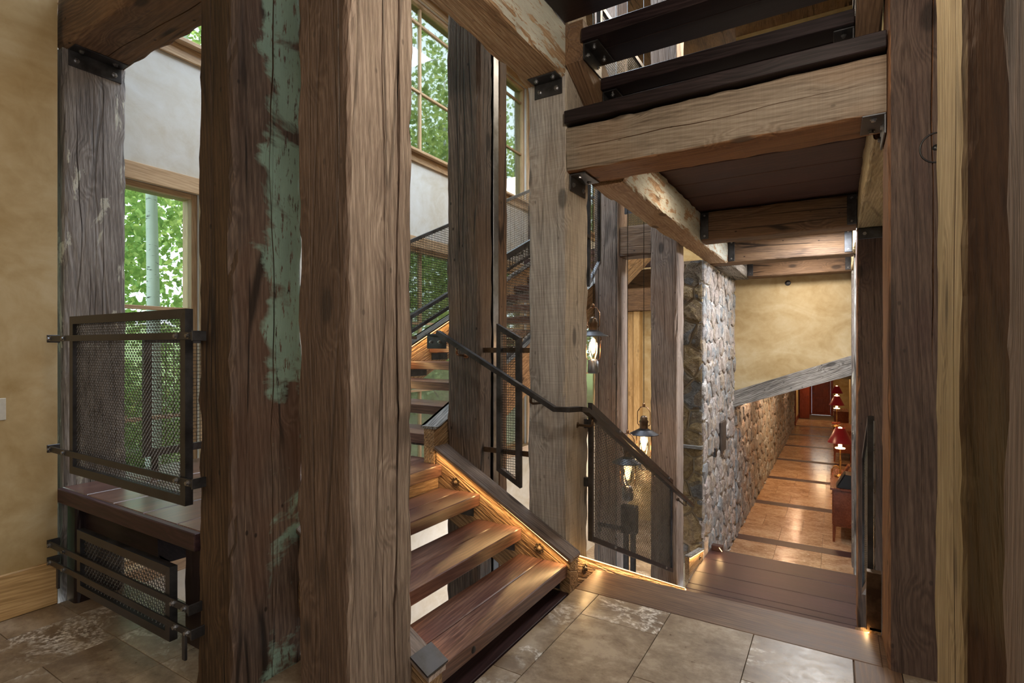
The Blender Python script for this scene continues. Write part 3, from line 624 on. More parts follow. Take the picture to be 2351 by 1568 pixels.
# upper stair flight rising towards the viewer
us = empty('staircase', (-.6, 3.3, 3.0), 'dark upper stair flight overhead rising towards the viewer', 'staircase')
SL = .17 / .325
def ustr(x0, x1):
    mb = MB(); d = Vector((0, -1, SL)).normalized()
    mb.prism([(3.085, 3.555), (3.085, 3.30), (3.665, 3.0), (4.22, 3.0), (4.22, 3.03), (3.23, 3.555)], x0, x1, 'yz', d)
    return mb.build('stringer', M['beam_brown'], us)
ustr(-1.472, -1.352); ustr(.09, .205)
for k in range(3):
    yb = 3.70 - .325 * k; zb = 3.06 + .17 * k
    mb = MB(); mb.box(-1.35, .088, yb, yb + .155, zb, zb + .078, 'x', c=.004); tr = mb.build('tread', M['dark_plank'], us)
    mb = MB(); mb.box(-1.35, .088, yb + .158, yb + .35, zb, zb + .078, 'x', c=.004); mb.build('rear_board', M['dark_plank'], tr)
    for x0, x1 in ((-1.349, -1.25), (-.01, .087)):
        br = empty('angle_bracket', ((x0 + x1) / 2, yb + .17, zb), parent=us)
        mb = MB(); mb.box(x0, x1, yb + .03, yb + .32, zb - .009, zb - .001, c=.002)
        xs = x0 if x0 < -1 else x1 - .009
        mb.box(xs, xs + .009, yb + .03, yb + .32, zb - .10, zb - .008, c=.002); mb.build('plate', M['steel'], br)
        for yy in (yb + .09, yb + .26): bolt(((x0 + x1) / 2, yy, zb - .009), (0, 0, -1), .010, parent=br); bolt((xs + (.009 if x0 < -1 else 0), yy, zb - .05), (1 if x0 < -1 else -1, 0, 0), .010, parent=br)
ud = empty('landing_deck', (-.6, 2, 3.56), 'topmost black deck overhead at the upper edge of the view', 'deck')
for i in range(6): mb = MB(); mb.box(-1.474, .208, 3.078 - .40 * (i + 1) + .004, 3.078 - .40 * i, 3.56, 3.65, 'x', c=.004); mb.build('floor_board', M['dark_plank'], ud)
# upper gable wall beyond, with its brown rafters
mb = MB(); mb.box(-1.4, .5, 9.42, 9.55, 2.99, 6.6); struct(mb.build('wall_upper', M['plaster']), 'upper plaster gable wall seen between the dark treads')
for lab, poly in (('brown rafter crossing the upper plaster wall to the left', [(-1.35, 4.2), (-1.1, 4.2), (-.2, 5.1), (-.2, 5.45), (-1.35, 4.5)]), ('brown tie beam across the upper plaster wall', [(-.9, 5.0), (.5, 5.0), (.5, 5.4), (-.5, 5.4)])):
    mb = MB(); mb.prism(poly, 9.30 if 'tie' in lab else 9.20, 9.415 if 'tie' in lab else 9.29, 'xz', 'x'); tag(mb.build('rafter', M['beam_brown']), lab, 'rafter')

# ------------------------------------------------------------------ stone pier and corridor stone wall
def clip(poly, px, py, nx, ny):
    out = []
    for i in range(len(poly)):
        a = poly[i]; b = poly[(i + 1) % len(poly)]; da = (a[0] - px) * nx + (a[1] - py) * ny; db = (b[0] - px) * nx + (b[1] - py) * ny
        if da <= 0: out.append(a)
        if (da < 0 < db) or (db < 0 < da): t = da / (da - db); out.append((a[0] + (b[0] - a[0]) * t, a[1] + (b[1] - a[1]) * t))
    return out
def stones(u0, u1, v0, v1, cu, cv, rnd, gap=.010):
    nu = max(1, round((u1 - u0) / cu)); nv = max(1, round((v1 - v0) / cv)); cu = (u1 - u0) / nu; cv = (v1 - v0) / nv; pts = {}
    for i in range(-1, nu + 1):
        for j in range(-1, nv + 1):
            pts[i, j] = (u0 + (i + .5 + (.25 if j % 2 else -.25) + rnd.uniform(-.3, .3)) * cu, v0 + (j + .5 + rnd.uniform(-.3, .3)) * cv)
    for i in range(-1, nu + 1):
        for j in range(-1, nv + 1):
            p = pts[i, j]; poly = [(u0, v0), (u1, v0), (u1, v1), (u0, v1)]
            for di in range(-2, 3):
                for dj in range(-2, 3):
                    q = pts.get((i + di, j + dj))
                    if q and q != p and poly:
                        dx, dy = q[0] - p[0], q[1] - p[1]; ln = math.hypot(dx, dy)
                        poly = clip(poly, (p[0] + q[0]) / 2 - dx / ln * gap, (p[1] + q[1]) / 2 - dy / ln * gap, dx, dy)
            if len(poly) < 3: continue
            ar = abs(sum(poly[k][0] * poly[(k + 1) % len(poly)][1] - poly[(k + 1) % len(poly)][0] * poly[k][1] for k in range(len(poly)))) / 2
            if ar < .004: continue
            yield poly
def stone_into(mb, poly, P, rnd, rise=.03):
    """P(u, v, w): point with w out of the wall"""
    cx = sum(p[0] for p in poly) / len(poly); cy = sum(p[1] for p in poly) / len(poly); n = len(poly); out = rnd.uniform(.5, 1.0) * rise
    ring = []
    for k in range(n):                                              # midpoints make an uneven outline
        a = poly[k]; b = poly[(k + 1) % n]; j = rnd.uniform(-.006, .004); m = ((a[0] + b[0]) / 2, (a[1] + b[1]) / 2); dx, dy = m[0] - cx, m[1] - cy; l = math.hypot(dx, dy) + 1e-6
        ring += [a, (m[0] + dx / l * j, m[1] + dy / l * j)]
    n = len(ring)
    vs = [P(a, b, -.03) for a, b in ring] + [P(cx + (a - cx) * .95, cy + (b - cy) * .95, out * .75) for a, b in ring] + [P(cx + (a - cx) * .72, cy + (b - cy) * .72, out + rnd.uniform(-.006, .010)) for a, b in ring] + [P(cx, cy, out + rnd.uniform(-.004, .012))]
    fs = []
    for l in (0, 1): fs += [(l * n + k, l * n + (k + 1) % n, (l + 1) * n + (k + 1) % n, (l + 1) * n + k) for k in range(n)]
    fs += [(2 * n + k, 2 * n + (k + 1) % n, 3 * n) for k in range(n)]
    mb.add(vs, fs)
rnd = random.Random(5)
ws = empty('wall_stone', (-1.7, 7, -3.1), 'rubble stone pier and wall along the left of the corridor', 'wall', kind='structure')
mb = MB(); mb.box(-2.08, -1.435, 6.99, 9.45, -3.1, 2.60); mb.box(-2.08, -1.435, 9.45, 24.1, -3.1, 1.05); mb.build('mortar_core', M['mortar'], ws)
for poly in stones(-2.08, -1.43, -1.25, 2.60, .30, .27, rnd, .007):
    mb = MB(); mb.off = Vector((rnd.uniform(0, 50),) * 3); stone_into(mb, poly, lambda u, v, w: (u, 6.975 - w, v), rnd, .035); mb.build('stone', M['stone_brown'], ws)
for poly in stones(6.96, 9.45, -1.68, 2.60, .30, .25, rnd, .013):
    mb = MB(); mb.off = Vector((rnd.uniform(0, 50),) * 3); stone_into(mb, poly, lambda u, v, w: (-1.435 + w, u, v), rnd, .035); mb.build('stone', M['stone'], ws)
mb = MB()
for poly in stones(9.46, 24.1, -1.68, 1.0, .34, .26, rnd, .013):
    mb.jog(); stone_into(mb, poly, lambda u, v, w: (-1.435 + w, u, v), rnd, .05)
o = mb.build('far_stone', M['stone'], ws); o['kind'] = 'stuff'
mb = MB(); mb.box(-2.08, -1.44, 6.975, 6.992, -3.1, 2.60); mb.build('pier_mortar', M['mortar_brown'], ws)
board('ledge', (-1.80, -1.42, 6.90, 7.0, .225, .265), 'x', M['beam_gray'], ws)
# pier face: raised dark block standing in for a shaded niche, and switch plate
mb = MB(); mb.box(-1.41, -1.372, 8.02, 8.34, .0, .44, c=.02); mb.build('niche_block', M['post_dark'], ws)
mb = MB(); mb.box(-1.405, -1.375, 7.55, 7.63, .02, .14, c=.003); tag(mb.build('wall_plate', M['steel']), 'small dark metal plate low on the stone pier', 'wall plate')

# ------------------------------------------------------------------ woven wire and railing panels
def wires(name, parent, P, poly, pitch, r=.0016, weave=True, mat='wire'):
    """wires along u and v inside the polygon poly (u,v); P(u,v,w) -> point"""
    mb = MB()
    def runs(ax):
        us = [p[ax] for p in poly]; a = math.ceil(min(us) / pitch + .25) * pitch; i = 0
        while a < max(us) - pitch * .2:
            hits = []
            for k in range(len(poly)):
                p = poly[k]; q = poly[(k + 1) % len(poly)]
                if (p[ax] - a) * (q[ax] - a) < 0: t = (a - p[ax]) / (q[ax] - p[ax]); hits.append(p[1 - ax] + t * (q[1 - ax] - p[1 - ax]))
            hits.sort()
            if len(hits) >= 2: yield a, hits[0], hits[-1], i
            a += pitch; i += 1
    for ax in (0, 1):
        for a, lo, hi, i in runs(ax):
            if weave:
                pts = []; j = math.floor(lo / pitch); b = lo
                s = [lo] + [k * pitch for k in range(math.floor(lo / pitch) + 1, math.ceil(hi / pitch))] + [hi]
                for b in s:
                    w = r * 1.1 * (1 if (i + round(b / pitch) + ax) % 2 else -1)
                    pts.append(P(a, b, w) if ax == 0 else P(b, a, w))
                mb.tube(pts, r, 3, cap=False, smooth=False)
            else: mb.tube([P(a, lo, 0), P(a, hi, 0)] if ax == 0 else [P(lo, a, 0), P(hi, a, 0)], r, 3, cap=False, smooth=False)
    o = mb.build(name, M[mat], parent); o['kind'] = 'stuff'; return o
def frame_bars(parent, P, poly, w=.035, d=.03, mat='steel'):
    """square tube frame following the closed polygon (outer outline), mitred"""
    n = len(poly); cx = sum(p[0] for p in poly) / n; cy = sum(p[1] for p in poly) / n
    def inset(k):
        a = Vector(poly[k - 1]); b = Vector(poly[k]); c = Vector(poly[(k + 1) % n]); e1 = (b - a).normalized(); e2 = (c - b).normalized()
        def nn(e, m):
            v = Vector((-e.y, e.x)); return v if v.dot(Vector((cx, cy)) - m) > 0 else -v
        n1 = nn(e1, b); n2 = nn(e2, b); bis = (n1 + n2).normalized(); return b + bis * (w / max(.3, bis.dot(n1)))
    ins = [inset(k) for k in range(n)]
    for k in range(n):
        k2 = (k + 1) % n; q = [poly[k], poly[k2], ins[k2], ins[k]]; mb = MB()
        vs = [P(a, b, -d / 2) for a, b in q] + [P(a, b, d / 2) for a, b in q]
        fs = [(0, 1, 2, 3), (7, 6, 5, 4)] + [(i, 4 + i, 4 + (i + 1) % 4, (i + 1) % 4) for i in range(4)]
        mb.add(vs, fs); mb.build('frame_bar', M[mat], parent)
    return [tuple(p) for p in ins]
def panel(name, loc, label, P, poly, pitch, w=.035, d=.03, weave=True, mat='steel', r=.0016, wmat='wire'):
    t = empty(name, loc, label, 'railing panel'); ins = frame_bars(t, P, poly, w, d, mat); wires('wire_mesh', t, P, ins, pitch, r, weave, wmat); return t
PX = lambda y: (lambda u, v, w: (u, y - w, v))
PY = lambda x: (lambda u, v, w: (x + w, u, v))

# upper left panel in front of posts, with two flat cross straps
t = panel('railing_panel', (-3.0, 1.27, .805), 'large square wire mesh railing panel at the left between two posts', PX(1.27), [(-3.62, .805), (-2.43, .805), (-2.43, 1.67), (-3.62, 1.67)], .0135, .042, .034, r=.0019)
def strap(t, x0, x1, y, z, h=.032):
    mb = MB(); mb.box(x0, x1, y - .006, y + .004, z - h / 2, z + h / 2, 'x', c=.0015); s = mb.build('strap', M['steel'], t)
    for x in (x0 + .03, x0 + .22, x1 - .13, x1 - .035): bolt((x, y - .006, z), (0, -1, 0), .009, parent=s)
    for xe in (x1, x0 - .002): mb = MB(); mb.box(xe - .004, xe + .006, y - .01, y + .05, z - h / 2 - .006, z + h / 2 + .006, c=.0015); mb.build('strap_end', M['steel'], s)
strap(t, -3.88, -2.35, 1.248, 1.55); strap(t, -3.88, -2.35, 1.248, .915)
t = panel('railing_panel', (-3.0, 1.27, .175), 'small low wire mesh panel under the mid landing edge at the left', PX(1.27), [(-3.525, .175), (-2.56, .175), (-2.56, .51), (-3.525, .51)], .0175, .04, .034, r=.0019)
strap(t, -3.88, -2.38, 1.248, .367); strap(t, -3.88, -2.36, 1.248, .267)
for x in (-3.78, -2.44):
    mb = MB(); mb.box(x - .012, x + .012, 1.250, 1.262, .13, .27, c=.0015); mb.build('hanging_tab', M['steel'], t)
# guard panel at the window side of the mid landing
t = panel('railing_panel', (-3.98, 2.2, .74), 'mesh guard panel on the window side of the mid landing', PY(-3.98), [(1.78, .76), (2.86, .76), (2.86, 1.58), (1.78, 1.58)], .026, .05, .03, r=.002)
for y in (1.86, 2.78): mb = MB(); mb.box(-4.01, -3.985, y - .02, y + .02, .60, .80, c=.002); mb.build('standoff', M['steel'], t)
# narrow slanted panel between the dark post and the pale post
t = panel('railing_panel', (-1.9, 3.13, .6), 'narrow slanted mesh panel between the dark and pale posts', PX(3.13), [(-2.015, .645), (-1.825, .545), (-1.825, 1.565), (-2.015, 1.665)], .0175, .034, .034, r=.0019)
for z in (1.48, .775):
    mb = MB(); mb.box(-2.149, -1.754, 3.147, 3.16, z - .018, z + .018, 'x', c=.0015); mb.build('strap', M['steel_warm'], t)
# railing panel beside the stair that goes down, and its twin on the right
def side_panel(x, y0, y1, label, name='railing_panel', **k):
    s = -.46; z0 = .19; z1 = 1.125
    return panel(name, (x, y0, z0), label, PY(x), [(y0, z0 - 0.0), (y1, z0 + s * (y1 - y0)), (y1, z1 + s * (y1 - y0)), (y0, z1)], .0185, .035, .03, r=.0018, **k)
t = side_panel(-1.42, 3.36, 5.47, 'tall slanted mesh railing panel between the pale post and the stone pier')
for yy, zz in ((3.375, .55), (3.375, .95)):
    mb = MB(); mb.box(-1.474, -1.44, yy, yy + .03, zz, zz + .06, c=.002); mb.build('standoff', M['steel'], t)
for yy in (3.9, 5.3): bolt((-1.404, yy, 1.105 - .46 * (yy - 3.36)), (1, 0, 0), .008, parent=t)
for yy in (3.8, 5.2): bolt((-1.404, yy, .21 - .46 * (yy - 3.36)), (1, 0, 0), .008, parent=t)
t = side_panel(.165, 3.52, 4.25, 'edge-on mesh railing panel beside the right post')
mb = MB(); mb.box(.176, .186, 3.49, 3.515, -.04, 1.10, c=.002); mb.build('channel', M['bolt'], t)
mb = MB(); mb.box(.14, .208, 3.40, 3.45, .0, .31, c=.003); tag(mb.build('steel_plate', M['steel_warm']), 'brown steel base plate at the foot of the right railing', 'steel plate')

# ------------------------------------------------------------------ lower stair flight rising to the left (flight one)
def led(parent, pts, r=.0035):
    mb = MB(); mb.tube(pts, r, 4); o = mb.build('led_strip', M['led'], parent); o['label'] = 'glowing warm light strip'; return o
def led_light(a, b, d, energy):
    a = Vector(a); b = Vector(b); l = bpy.data.lights.new('led_light', 'AREA'); l.shape = 'RECTANGLE'; l.size = (b - a).length; l.size_y = .012; l.energy = energy; l.color = (1, .62, .26)
    o = bpy.data.objects.new('led_light', l); x = (b - a).normalized(); z = -Vector(d); z = (z - x * z.dot(x)).normalized(); y = z.cross(x)
    o.matrix_world = Matrix((x, y, z)).transposed().to_4x4(); o.location = (a + b) / 2; COL.objects.link(o)
def rosette(parent, c, d=(0, -1, 0), r=.034):
    mb = MB(); d = Vector(d); u = d.cross(Vector((0, 0, 1))).normalized(); w = d.cross(u); c = Vector(c)
    mb.lathe(c, [(r * .55, 0), (r * .55, .006), (r * .35, .010), (r * .30, .022), (0, .024)], 12, True, d)
    for k in range(7):
        a = 2 * math.pi * k / 7; q = c + (u * math.cos(a) + w * math.sin(a)) * r * .72
        mb.tube([q + (u * math.cos(b) + w * math.sin(b)) * r * .26 + d * .004 for b in [2 * math.pi * i / 8 for i in range(8)]], .0035, 5, closed=True)
    o = mb.build('rosette', M['rosette'], parent); return o
s1 = empty('staircase', (-1.9, 2.3, 0), 'short flight of thick open plank treads rising left to the mid landing', 'staircase')
dirx = Vector((-1, 0, .55)).normalized()
def stringer1(y0, y1, top0=.19):
    mb = MB(); zt = lambda x: top0 + .56 * (-1.39 - x)
    mb.prism([(-1.39, -.03), (-1.39, zt(-1.39)), (-2.435, zt(-2.435)), (-2.435, zt(-2.435) - .42), (-1.72, -.03)], y0, y1, 'xz', dirx)
    o = mb.build('stringer', M['stringer'], s1)
    mb = MB(); mb.prism([(-1.375, zt(-1.39) + .002), (-1.375, zt(-1.39) + .022), (-2.435, zt(-2.435) + .022), (-2.435, zt(-2.435) + .002)], y0 - .022, y1 + .005, 'xz', dirx)
    mb.build('cap_board', M['post_mid'], s1)
    return o
st = stringer1(2.975, 3.095)
stringer1(1.655, 1.735, .17)
mb = MB(); mb.prism([(-1.37, .20), (-1.37, .208), (-1.46, .258), (-1.46, .250)], 1.62, 1.75, 'xz'); mb.build('end_cap', M['steel'], s1)
def zt(x): return .19 + .56 * (-1.39 - x)
led(s1, [(-1.40, 2.966, zt(-1.40) - .001), (-2.42, 2.966, zt(-2.42) - .001)], .0016)
led_light((-1.40, 2.950, zt(-1.40) - .012), (-2.42, 2.950, zt(-2.42) - .012), (0, -.25, -1), 1.7)
led_light((-1.42, 1.765, zt(-1.42) - .035), (-2.35, 1.765, zt(-2.35) - .035), (0, .3, -1), 1.2)
for x, z in ((-2.26, .53), (-1.60, .20), (-1.93, .36)):
    if x != -1.93: rosette(s1, (x, 2.975, z + .03))
for k in range(3):
    xf = -1.405 - .325 * k; zt_ = .17 * (k + 1)
    mb = MB(); mb.box(xf - .163, xf, 1.737, 2.973, zt_ - .078, zt_, 'y', c=.005); tr = mb.build('tread', M['tread'], s1)
    mb = MB(); mb.box(xf - .345, xf - .169, 1.737, 2.973, zt_ - .078, zt_ - random.uniform(0, .003), 'y', c=.005); mb.build('rear_board', M['tread'], tr)
    mb = MB(); mb.box(xf - .30, xf - .05, 2.90, 2.973, zt_ - .088, zt_ - .079, c=.001); mb.box(xf - .30, xf - .05, 2.965, 2.973, zt_ - .16, zt_ - .088, c=.001); mb.build('angle_bracket', M['steel'], tr)
mb = MB(); mb.lathe((-1.404, 1.98, .128), [(0, .0), (.015, .0015), (.017, -.002)], 12, True, (1, 0, 0)); mb.build('plugged_hole', M['black'], s1)

# mid landing of long boards
ml = empty('landing_deck', (-3.2, 2.2, .585), 'mid landing of thick worn boards at the turn of the stair', 'deck')
xs = [-4.10, -3.62, -3.30, -2.98, -2.66, -2.385]
for i in range(5):
    mb = MB(); mb.box(xs[i] + .002, xs[i + 1] - .002, 1.332 if i < 4 else 1.332, 3.115 if i else 3.115, .587, .668 - random.uniform(0, .003), 'y', c=.005)
    if i == 4:
        mb = MB(); mb.box(xs[i] + .002, xs[i + 1] - .002, 1.655, 3.095, .587, .668, 'y', c=.005)
        mb2 = MB(); mb2.box(xs[i] + .002, -2.443, 1.332, 1.652, .587, .667, 'y', c=.005); mb2.build('floor_board', M['tread'], ml)
    if i == 0:
        mb = MB(); mb.box(-4.10, xs[1] - .002, 1.67, 3.115, .587, .667, 'y', c=.005)
        mb2 = MB(); mb2.box(-3.948, xs[1] - .002, 1.332, 1.668, .587, .667, 'y', c=.005); mb2.build('floor_board', M['tread'], ml)
    mb.build('floor_board', M['tread'], ml)
board('edge_board', (-3.93, -2.445, 1.30, 1.331, .585, .667), 'x', M['deck'], ml)
board('riser', (-2.44, -2.41, 1.74, 2.97, .50, .585), 'y', M['stringer'], ml)
timber('bearer', (-3.92, -2.98, 1.40, 1.60, .37, .583), 'x', M['dark_plank'], ml, seed=61, wear=.02)
timber('bearer', (-3.92, -2.46, 3.13, 3.30, .30, .585), 'x', M['beam_brown'], ml, seed=62, wear=.01)
timber('bearer_post', (-3.93, -3.80, 1.345, 1.60, -.05, .585), 'z', M['dark_plank'], ml, seed=63)
timber('bearer_post', (-2.62, -2.446, 1.345, 1.60, .12, .585), 'z', M['dark_plank'], ml, seed=64)

# flight two, rising away towards the far end of the hall
s2 = empty('staircase', (-3.2, 3.2, .668), 'long flight of open plank treads rising away beside the windows', 'staircase')
N2 = 14; RUN = .37; RISE = .17; sl2 = RISE / RUN
def stringer2(x0, x1, base=.09, y_start=2.97):
    zt = lambda y: .67 + .20 + sl2 * (y - 3.12) + base
    ye = 3.12 + RUN * N2 + .2; ys = max(y_start, 3.12)
    mb = MB(); d = Vector((0, 1, sl2)).normalized()
    mb.prism([(y_start, .67), (y_start, zt(3.02)), (3.02, zt(3.02)), (ye, zt(ye)), (ye, zt(ye) - .44), (3.5, zt(3.5) - .44)], x0, x1, 'yz', d)
    mb.build('stringer', M['stringer'], s2)
    mb = MB(); mb.prism([(y_start - .01, zt(3.02) + .002), (y_start - .01, zt(3.02) + .02), (3.02, zt(3.02) + .02), (ye, zt(ye) + .02), (ye, zt(ye) + .002)], x0 - .02, x1 + .02, 'yz', d); mb.build('cap_board', M['beam_gray'], s2)
    return zt
z2 = stringer2(-2.545, -2.45); stringer2(-3.97, -3.88)
led(s2, [(-3.872, 3.1, z2(3.1) - .002), (-3.872, 5.3, z2(5.3) - .002)], .002)
led_light((-3.85, 3.1, z2(3.1) - .015), (-3.85, 5.3, z2(5.3) - .015), (.25, 0, -1), 4.5)
for k in range(N2):
    yn = 3.13 + RUN * k; z = .67 + RISE * (k + 1)
    mb = MB(); mb.box(-3.878, -2.547, yn, yn + .17, z - .078, z, 'x', c=.005); tr = mb.build('tread', M['tread'], s2)
    mb = MB(); mb.box(-3.878, -2.547, yn + .174, yn + .37, z - .078, z, 'x', c=.005); mb.build('rear_board', M['tread'], tr)
    mb = MB(); mb.box(-3.876, -3.79, yn + .04, yn + .32, z - .087, z - .079, c=.001); mb.box(-3.876, -3.868, yn + .04, yn + .32, z - .16, z - .087, c=.001)
    mb.box(-2.635, -2.549, yn + .04, yn + .32, z - .087, z - .079, c=.001); mb.build('angle_bracket', M['steel'], tr)
    if k in (3, 4, 5):
        mb = MB(); mb.box(-3.60, -3.22, yn + .372, yn + .384, z - .16, z - .09, c=.002); mb.build('cleat', M['steel'], tr)
# board stack behind the first riser of flight two
board('riser', (-3.87, -2.55, 3.42, 3.45, .68, .755), 'x', M['beam_gray'], s2)
ue = 3.13 + RUN * N2
fu = empty('landing_deck', (-3.2, ue + 1, 3.05), 'far upper landing at the top of the long flight', 'deck')
for i in range(4): mb = MB(); mb.box(-4.79, -2.45, ue + i * .4, ue + i * .4 + .395, 3.0, 3.08, 'x', c=.004); mb.build('floor_board', M['deck'], fu)
timber('bearer', (-4.79, -2.10, ue + 1.62, ue + 1.9, 2.62, 2.98), 'x', M['beam_brown'], fu, seed=71)

# railings of flight two
def rail_panel(x, y0, y1, zb, zt_, label, pitch=.026, mat='steel'):
    s = sl2
    return panel('railing_panel', (x, y0, zb), label, PY(x), [(y0, zb), (y1, zb + s * (y1 - y0)), (y1, zt_ + s * (y1 - y0)), (y0, zt_)], pitch, .036, .03, mat=mat, r=.0036, weave=False)
rail_panel(-3.86, 3.6, 6.0, 1.33, 2.33, 'mesh railing panel before the window left of the dark post', mat='steel')
rail_panel(-3.86, 6.08, 8.2, 1.33 + sl2 * 2.48, 2.33 + sl2 * 2.48, 'mesh railing panel before the window, upper one of the two')
rail_panel(-2.50, 3.56, 5.4, 1.17, 2.12, 'mesh railing panel on the near side of the long flight')
rail_panel(-2.50, 5.95 + .36, 8.2, 1.17 + sl2 * 2.75, 2.12 + sl2 * 2.75, 'mesh railing panel on the near side higher up the long flight')
hr = empty('handrail', (-3.80, 4.2, 1.8), 'steel handrail on the window side of the long flight', 'handrail')
mb = MB(); pts = [(-3.72, 4.10, 1.60), (-3.72, 4.10, 1.80), (-3.72, 4.14, 1.83), (-3.72, 8.2, 1.83 + sl2 * 4.06)]
mb.bar(pts[0], pts[1], .05, .05, (0, 1, 0)); mb.bar(pts[1], pts[3], .05, .035); mb.bar((-3.72, 4.10, 1.60), (-3.80, 4.30, 1.60), .03, .03); mb.build('rail', M['steel'], hr)
for yy in (4.9, 6.4, 7.8): mb = MB(); z = 1.83 + sl2 * (yy - 4.14); mb.tube([(-3.72, yy, z), (-3.72, yy, z - .07), (-3.85, yy, z - .09)], .009, 6); mb.build('rail_bracket', M['steel'], hr)
mb = MB(); mb.box(-2.62, -2.44, 3.09, 3.099, 1.49, 1.60, c=.002); mb.box(-2.60, -2.44, 3.05, 3.09, 1.585, 1.60, c=.002)
o = tag(mb.build('mounting_plate', M['steel']), 'drilled steel plate left of the dark post below the handrail end', 'steel plate')
for x in (-2.58, -2.50): bolt((x, 3.09, 1.54), (0, -1, 0), .009, parent=o)

# far guard of upper level, seen beside the pale post
panel('railing_panel', (-3.3, 9.0, 3.1), 'horizontal mesh guard across the far upper landing', PX(ue + .1), [(-4.75, 3.12), (-2.55, 3.12), (-2.55, 4.05), (-4.75, 4.05)], .04, .04, .03, weave=False, r=.003)
panel('railing_panel', (-1.45, 4.6, 3.0), 'upper guard panel above the long painted beam', PY(-1.455), [(3.6, 3.05), (5.7, 3.05), (5.7, 3.98), (3.6, 3.98)], .022, .036, .03, weave=False, r=.0022)
panel('railing_panel', (-2.2, 6.0, 3.0), 'mesh panel standing edge-on between pale post and brown post', PX(6.0), [(-2.10, 3.05), (-1.80, 3.05), (-1.80, 3.98), (-2.10, 3.98)], .022, .036, .03, weave=False, r=.0022)
o = panel('railing_panel', (-1.80, 4.2, 1.6), 'dark mesh panel hanging in the stairwell right behind the pale post', PY(-1.92), [(4.50, 2.05), (4.78, 2.3), (4.78, 3.25), (4.50, 3.25)], .02, .03, .03, weave=False, r=.002)
mb = MB(); mb.bar((-1.92, 4.52, 2.5), (-1.76, 3.44, 2.5), .03, .03); mb.build('strut', M['steel'], o); mb = MB(); mb.bar((-1.92, 4.52, 3.1), (-1.76, 3.44, 3.1), .03, .03); mb.build('strut', M['steel'], o)
o2 = timber('timber_beam', (-2.14, -1.78, 5.95, 6.2, 2.55, 2.9), 'x', M['beam_brown'], seed=72, label='short brown beam between the two middle posts', cat='beam')

# ------------------------------------------------------------------ stair down to the corridor
s3 = empty('staircase', (-.6, 4.5, -1.1), 'dark plank stair going down from the landing to the corridor', 'staircase')
sd = -.46; dy = Vector((0, 1, sd)).normalized()
ztp = lambda y: .175 + sd * (y - 3.12)
YE = 5.95; ZM = -1.10
mb = MB(); mb.prism([(3.10, -.35), (3.10, ztp(3.10)), (YE, ztp(YE)), (YE, ztp(YE) - .48), (3.5, -.55)], -1.472, -1.392, 'yz', dy); mb.build('stringer', M['stringer'], s3)
mb = MB(); mb.prism([(3.40, -.35), (3.40, ztp(3.40) - .03), (YE, ztp(YE)), (YE, ztp(YE) - .48), (3.5, -.55)], .155, .205, 'yz', dy); mb.build('stringer', M['stringer'], s3)
led(s3, [(-1.388, 3.12, ztp(3.12) + .002), (-1.388, YE, ztp(YE) + .002)])
led_light((-1.380, 3.12, ztp(3.12) - .005), (-1.380, YE, ztp(YE) - .005), (.5, 0, -1), 5)
led(s3, [(.148, 3.36, ztp(3.36) - .06), (.148, 4.2, ztp(4.2) - .06)])
led_light((.140, 3.33, .035), (.140, 4.6, -.5), (-.5, 0, -1), 1.6)
rosette(s3, (-1.392, 3.20, .065), (1, 0, 0)); rosette(s3, (-1.392, 5.6, -1.12), (1, 0, 0))
ns = 6
for k in range(1, ns):
    yn = 3.38 + RUN * (k - 1); z = ZM * k / ns
    mb = MB(); mb.box(-1.388, .15, yn, yn + .18, z - .078, z, 'x', c=.004); tr = mb.build('tread', M['deck'], s3)
    mb = MB(); mb.box(-1.388, .15, yn + .184, yn + .385, z - .078, z, 'x', c=.004); mb.build('rear_board', M['deck'], tr)
yb = 3.38 + RUN * (ns - 1); ed = [yb, 5.58, 5.92, 6.06, 6.42, 6.67, 6.91, 7.31]
for i in range(len(ed) - 1):
    g = .014 if i == 4 else .006; dz = .018 if i >= 5 else 0
    mb = MB(); mb.box(-1.395, .20, ed[i] + .002, ed[i + 1] - g, ZM - .08 - dz, ZM - dz, 'x', c=.004); mb.build('deck_board', M['deck'], s3)
for k in (1, 2):
    yn = 7.31 + .34 * (k - 1); z = ZM - .1833 * k
    mb = MB(); mb.box(-1.395, .185, yn, yn + .35, z - .078, z, 'x', c=.004); mb.build('tread', M['deck'], s3)
# lit curb boards at the far corner of the lower deck
mb = MB(); mb.prism([(6.22, -.885), (6.96, -1.03), (6.96, -1.30), (6.22, -1.30)], -1.468, -1.42, 'yz', 'y'); mb.build('curb_board', M['stringer'], s3)
mb = MB(); mb.prism([(6.22, -.87), (6.97, -1.018), (6.97, -1.03), (6.22, -.884)], -1.472, -1.40, 'yz', 'y'); mb.build('curb_cap', M['beam_gray'], s3)
led(s3, [(-1.412, 6.22, -.895), (-1.412, 6.95, -1.04)]); led_light((-1.405, 6.22, -.90), (-1.405, 6.95, -1.045), (.4, 0, -1), 1.5); rosette(s3, (-1.42, 6.75, -1.06), (1, 0, 0))
board('curb_end', (-1.37, -1.24, 7.22, 7.31, ZM - .018, ZM + .05), 'y', M['deck'], s3)
led(s3, [(-1.27, 7.2, ZM + .04), (-1.22, 7.1, ZM + .035)])
light('led_spot', 'POINT', (-1.24, 7.06, ZM + .06), (0, 0, 0), .7, (1, .62, .26), .01)

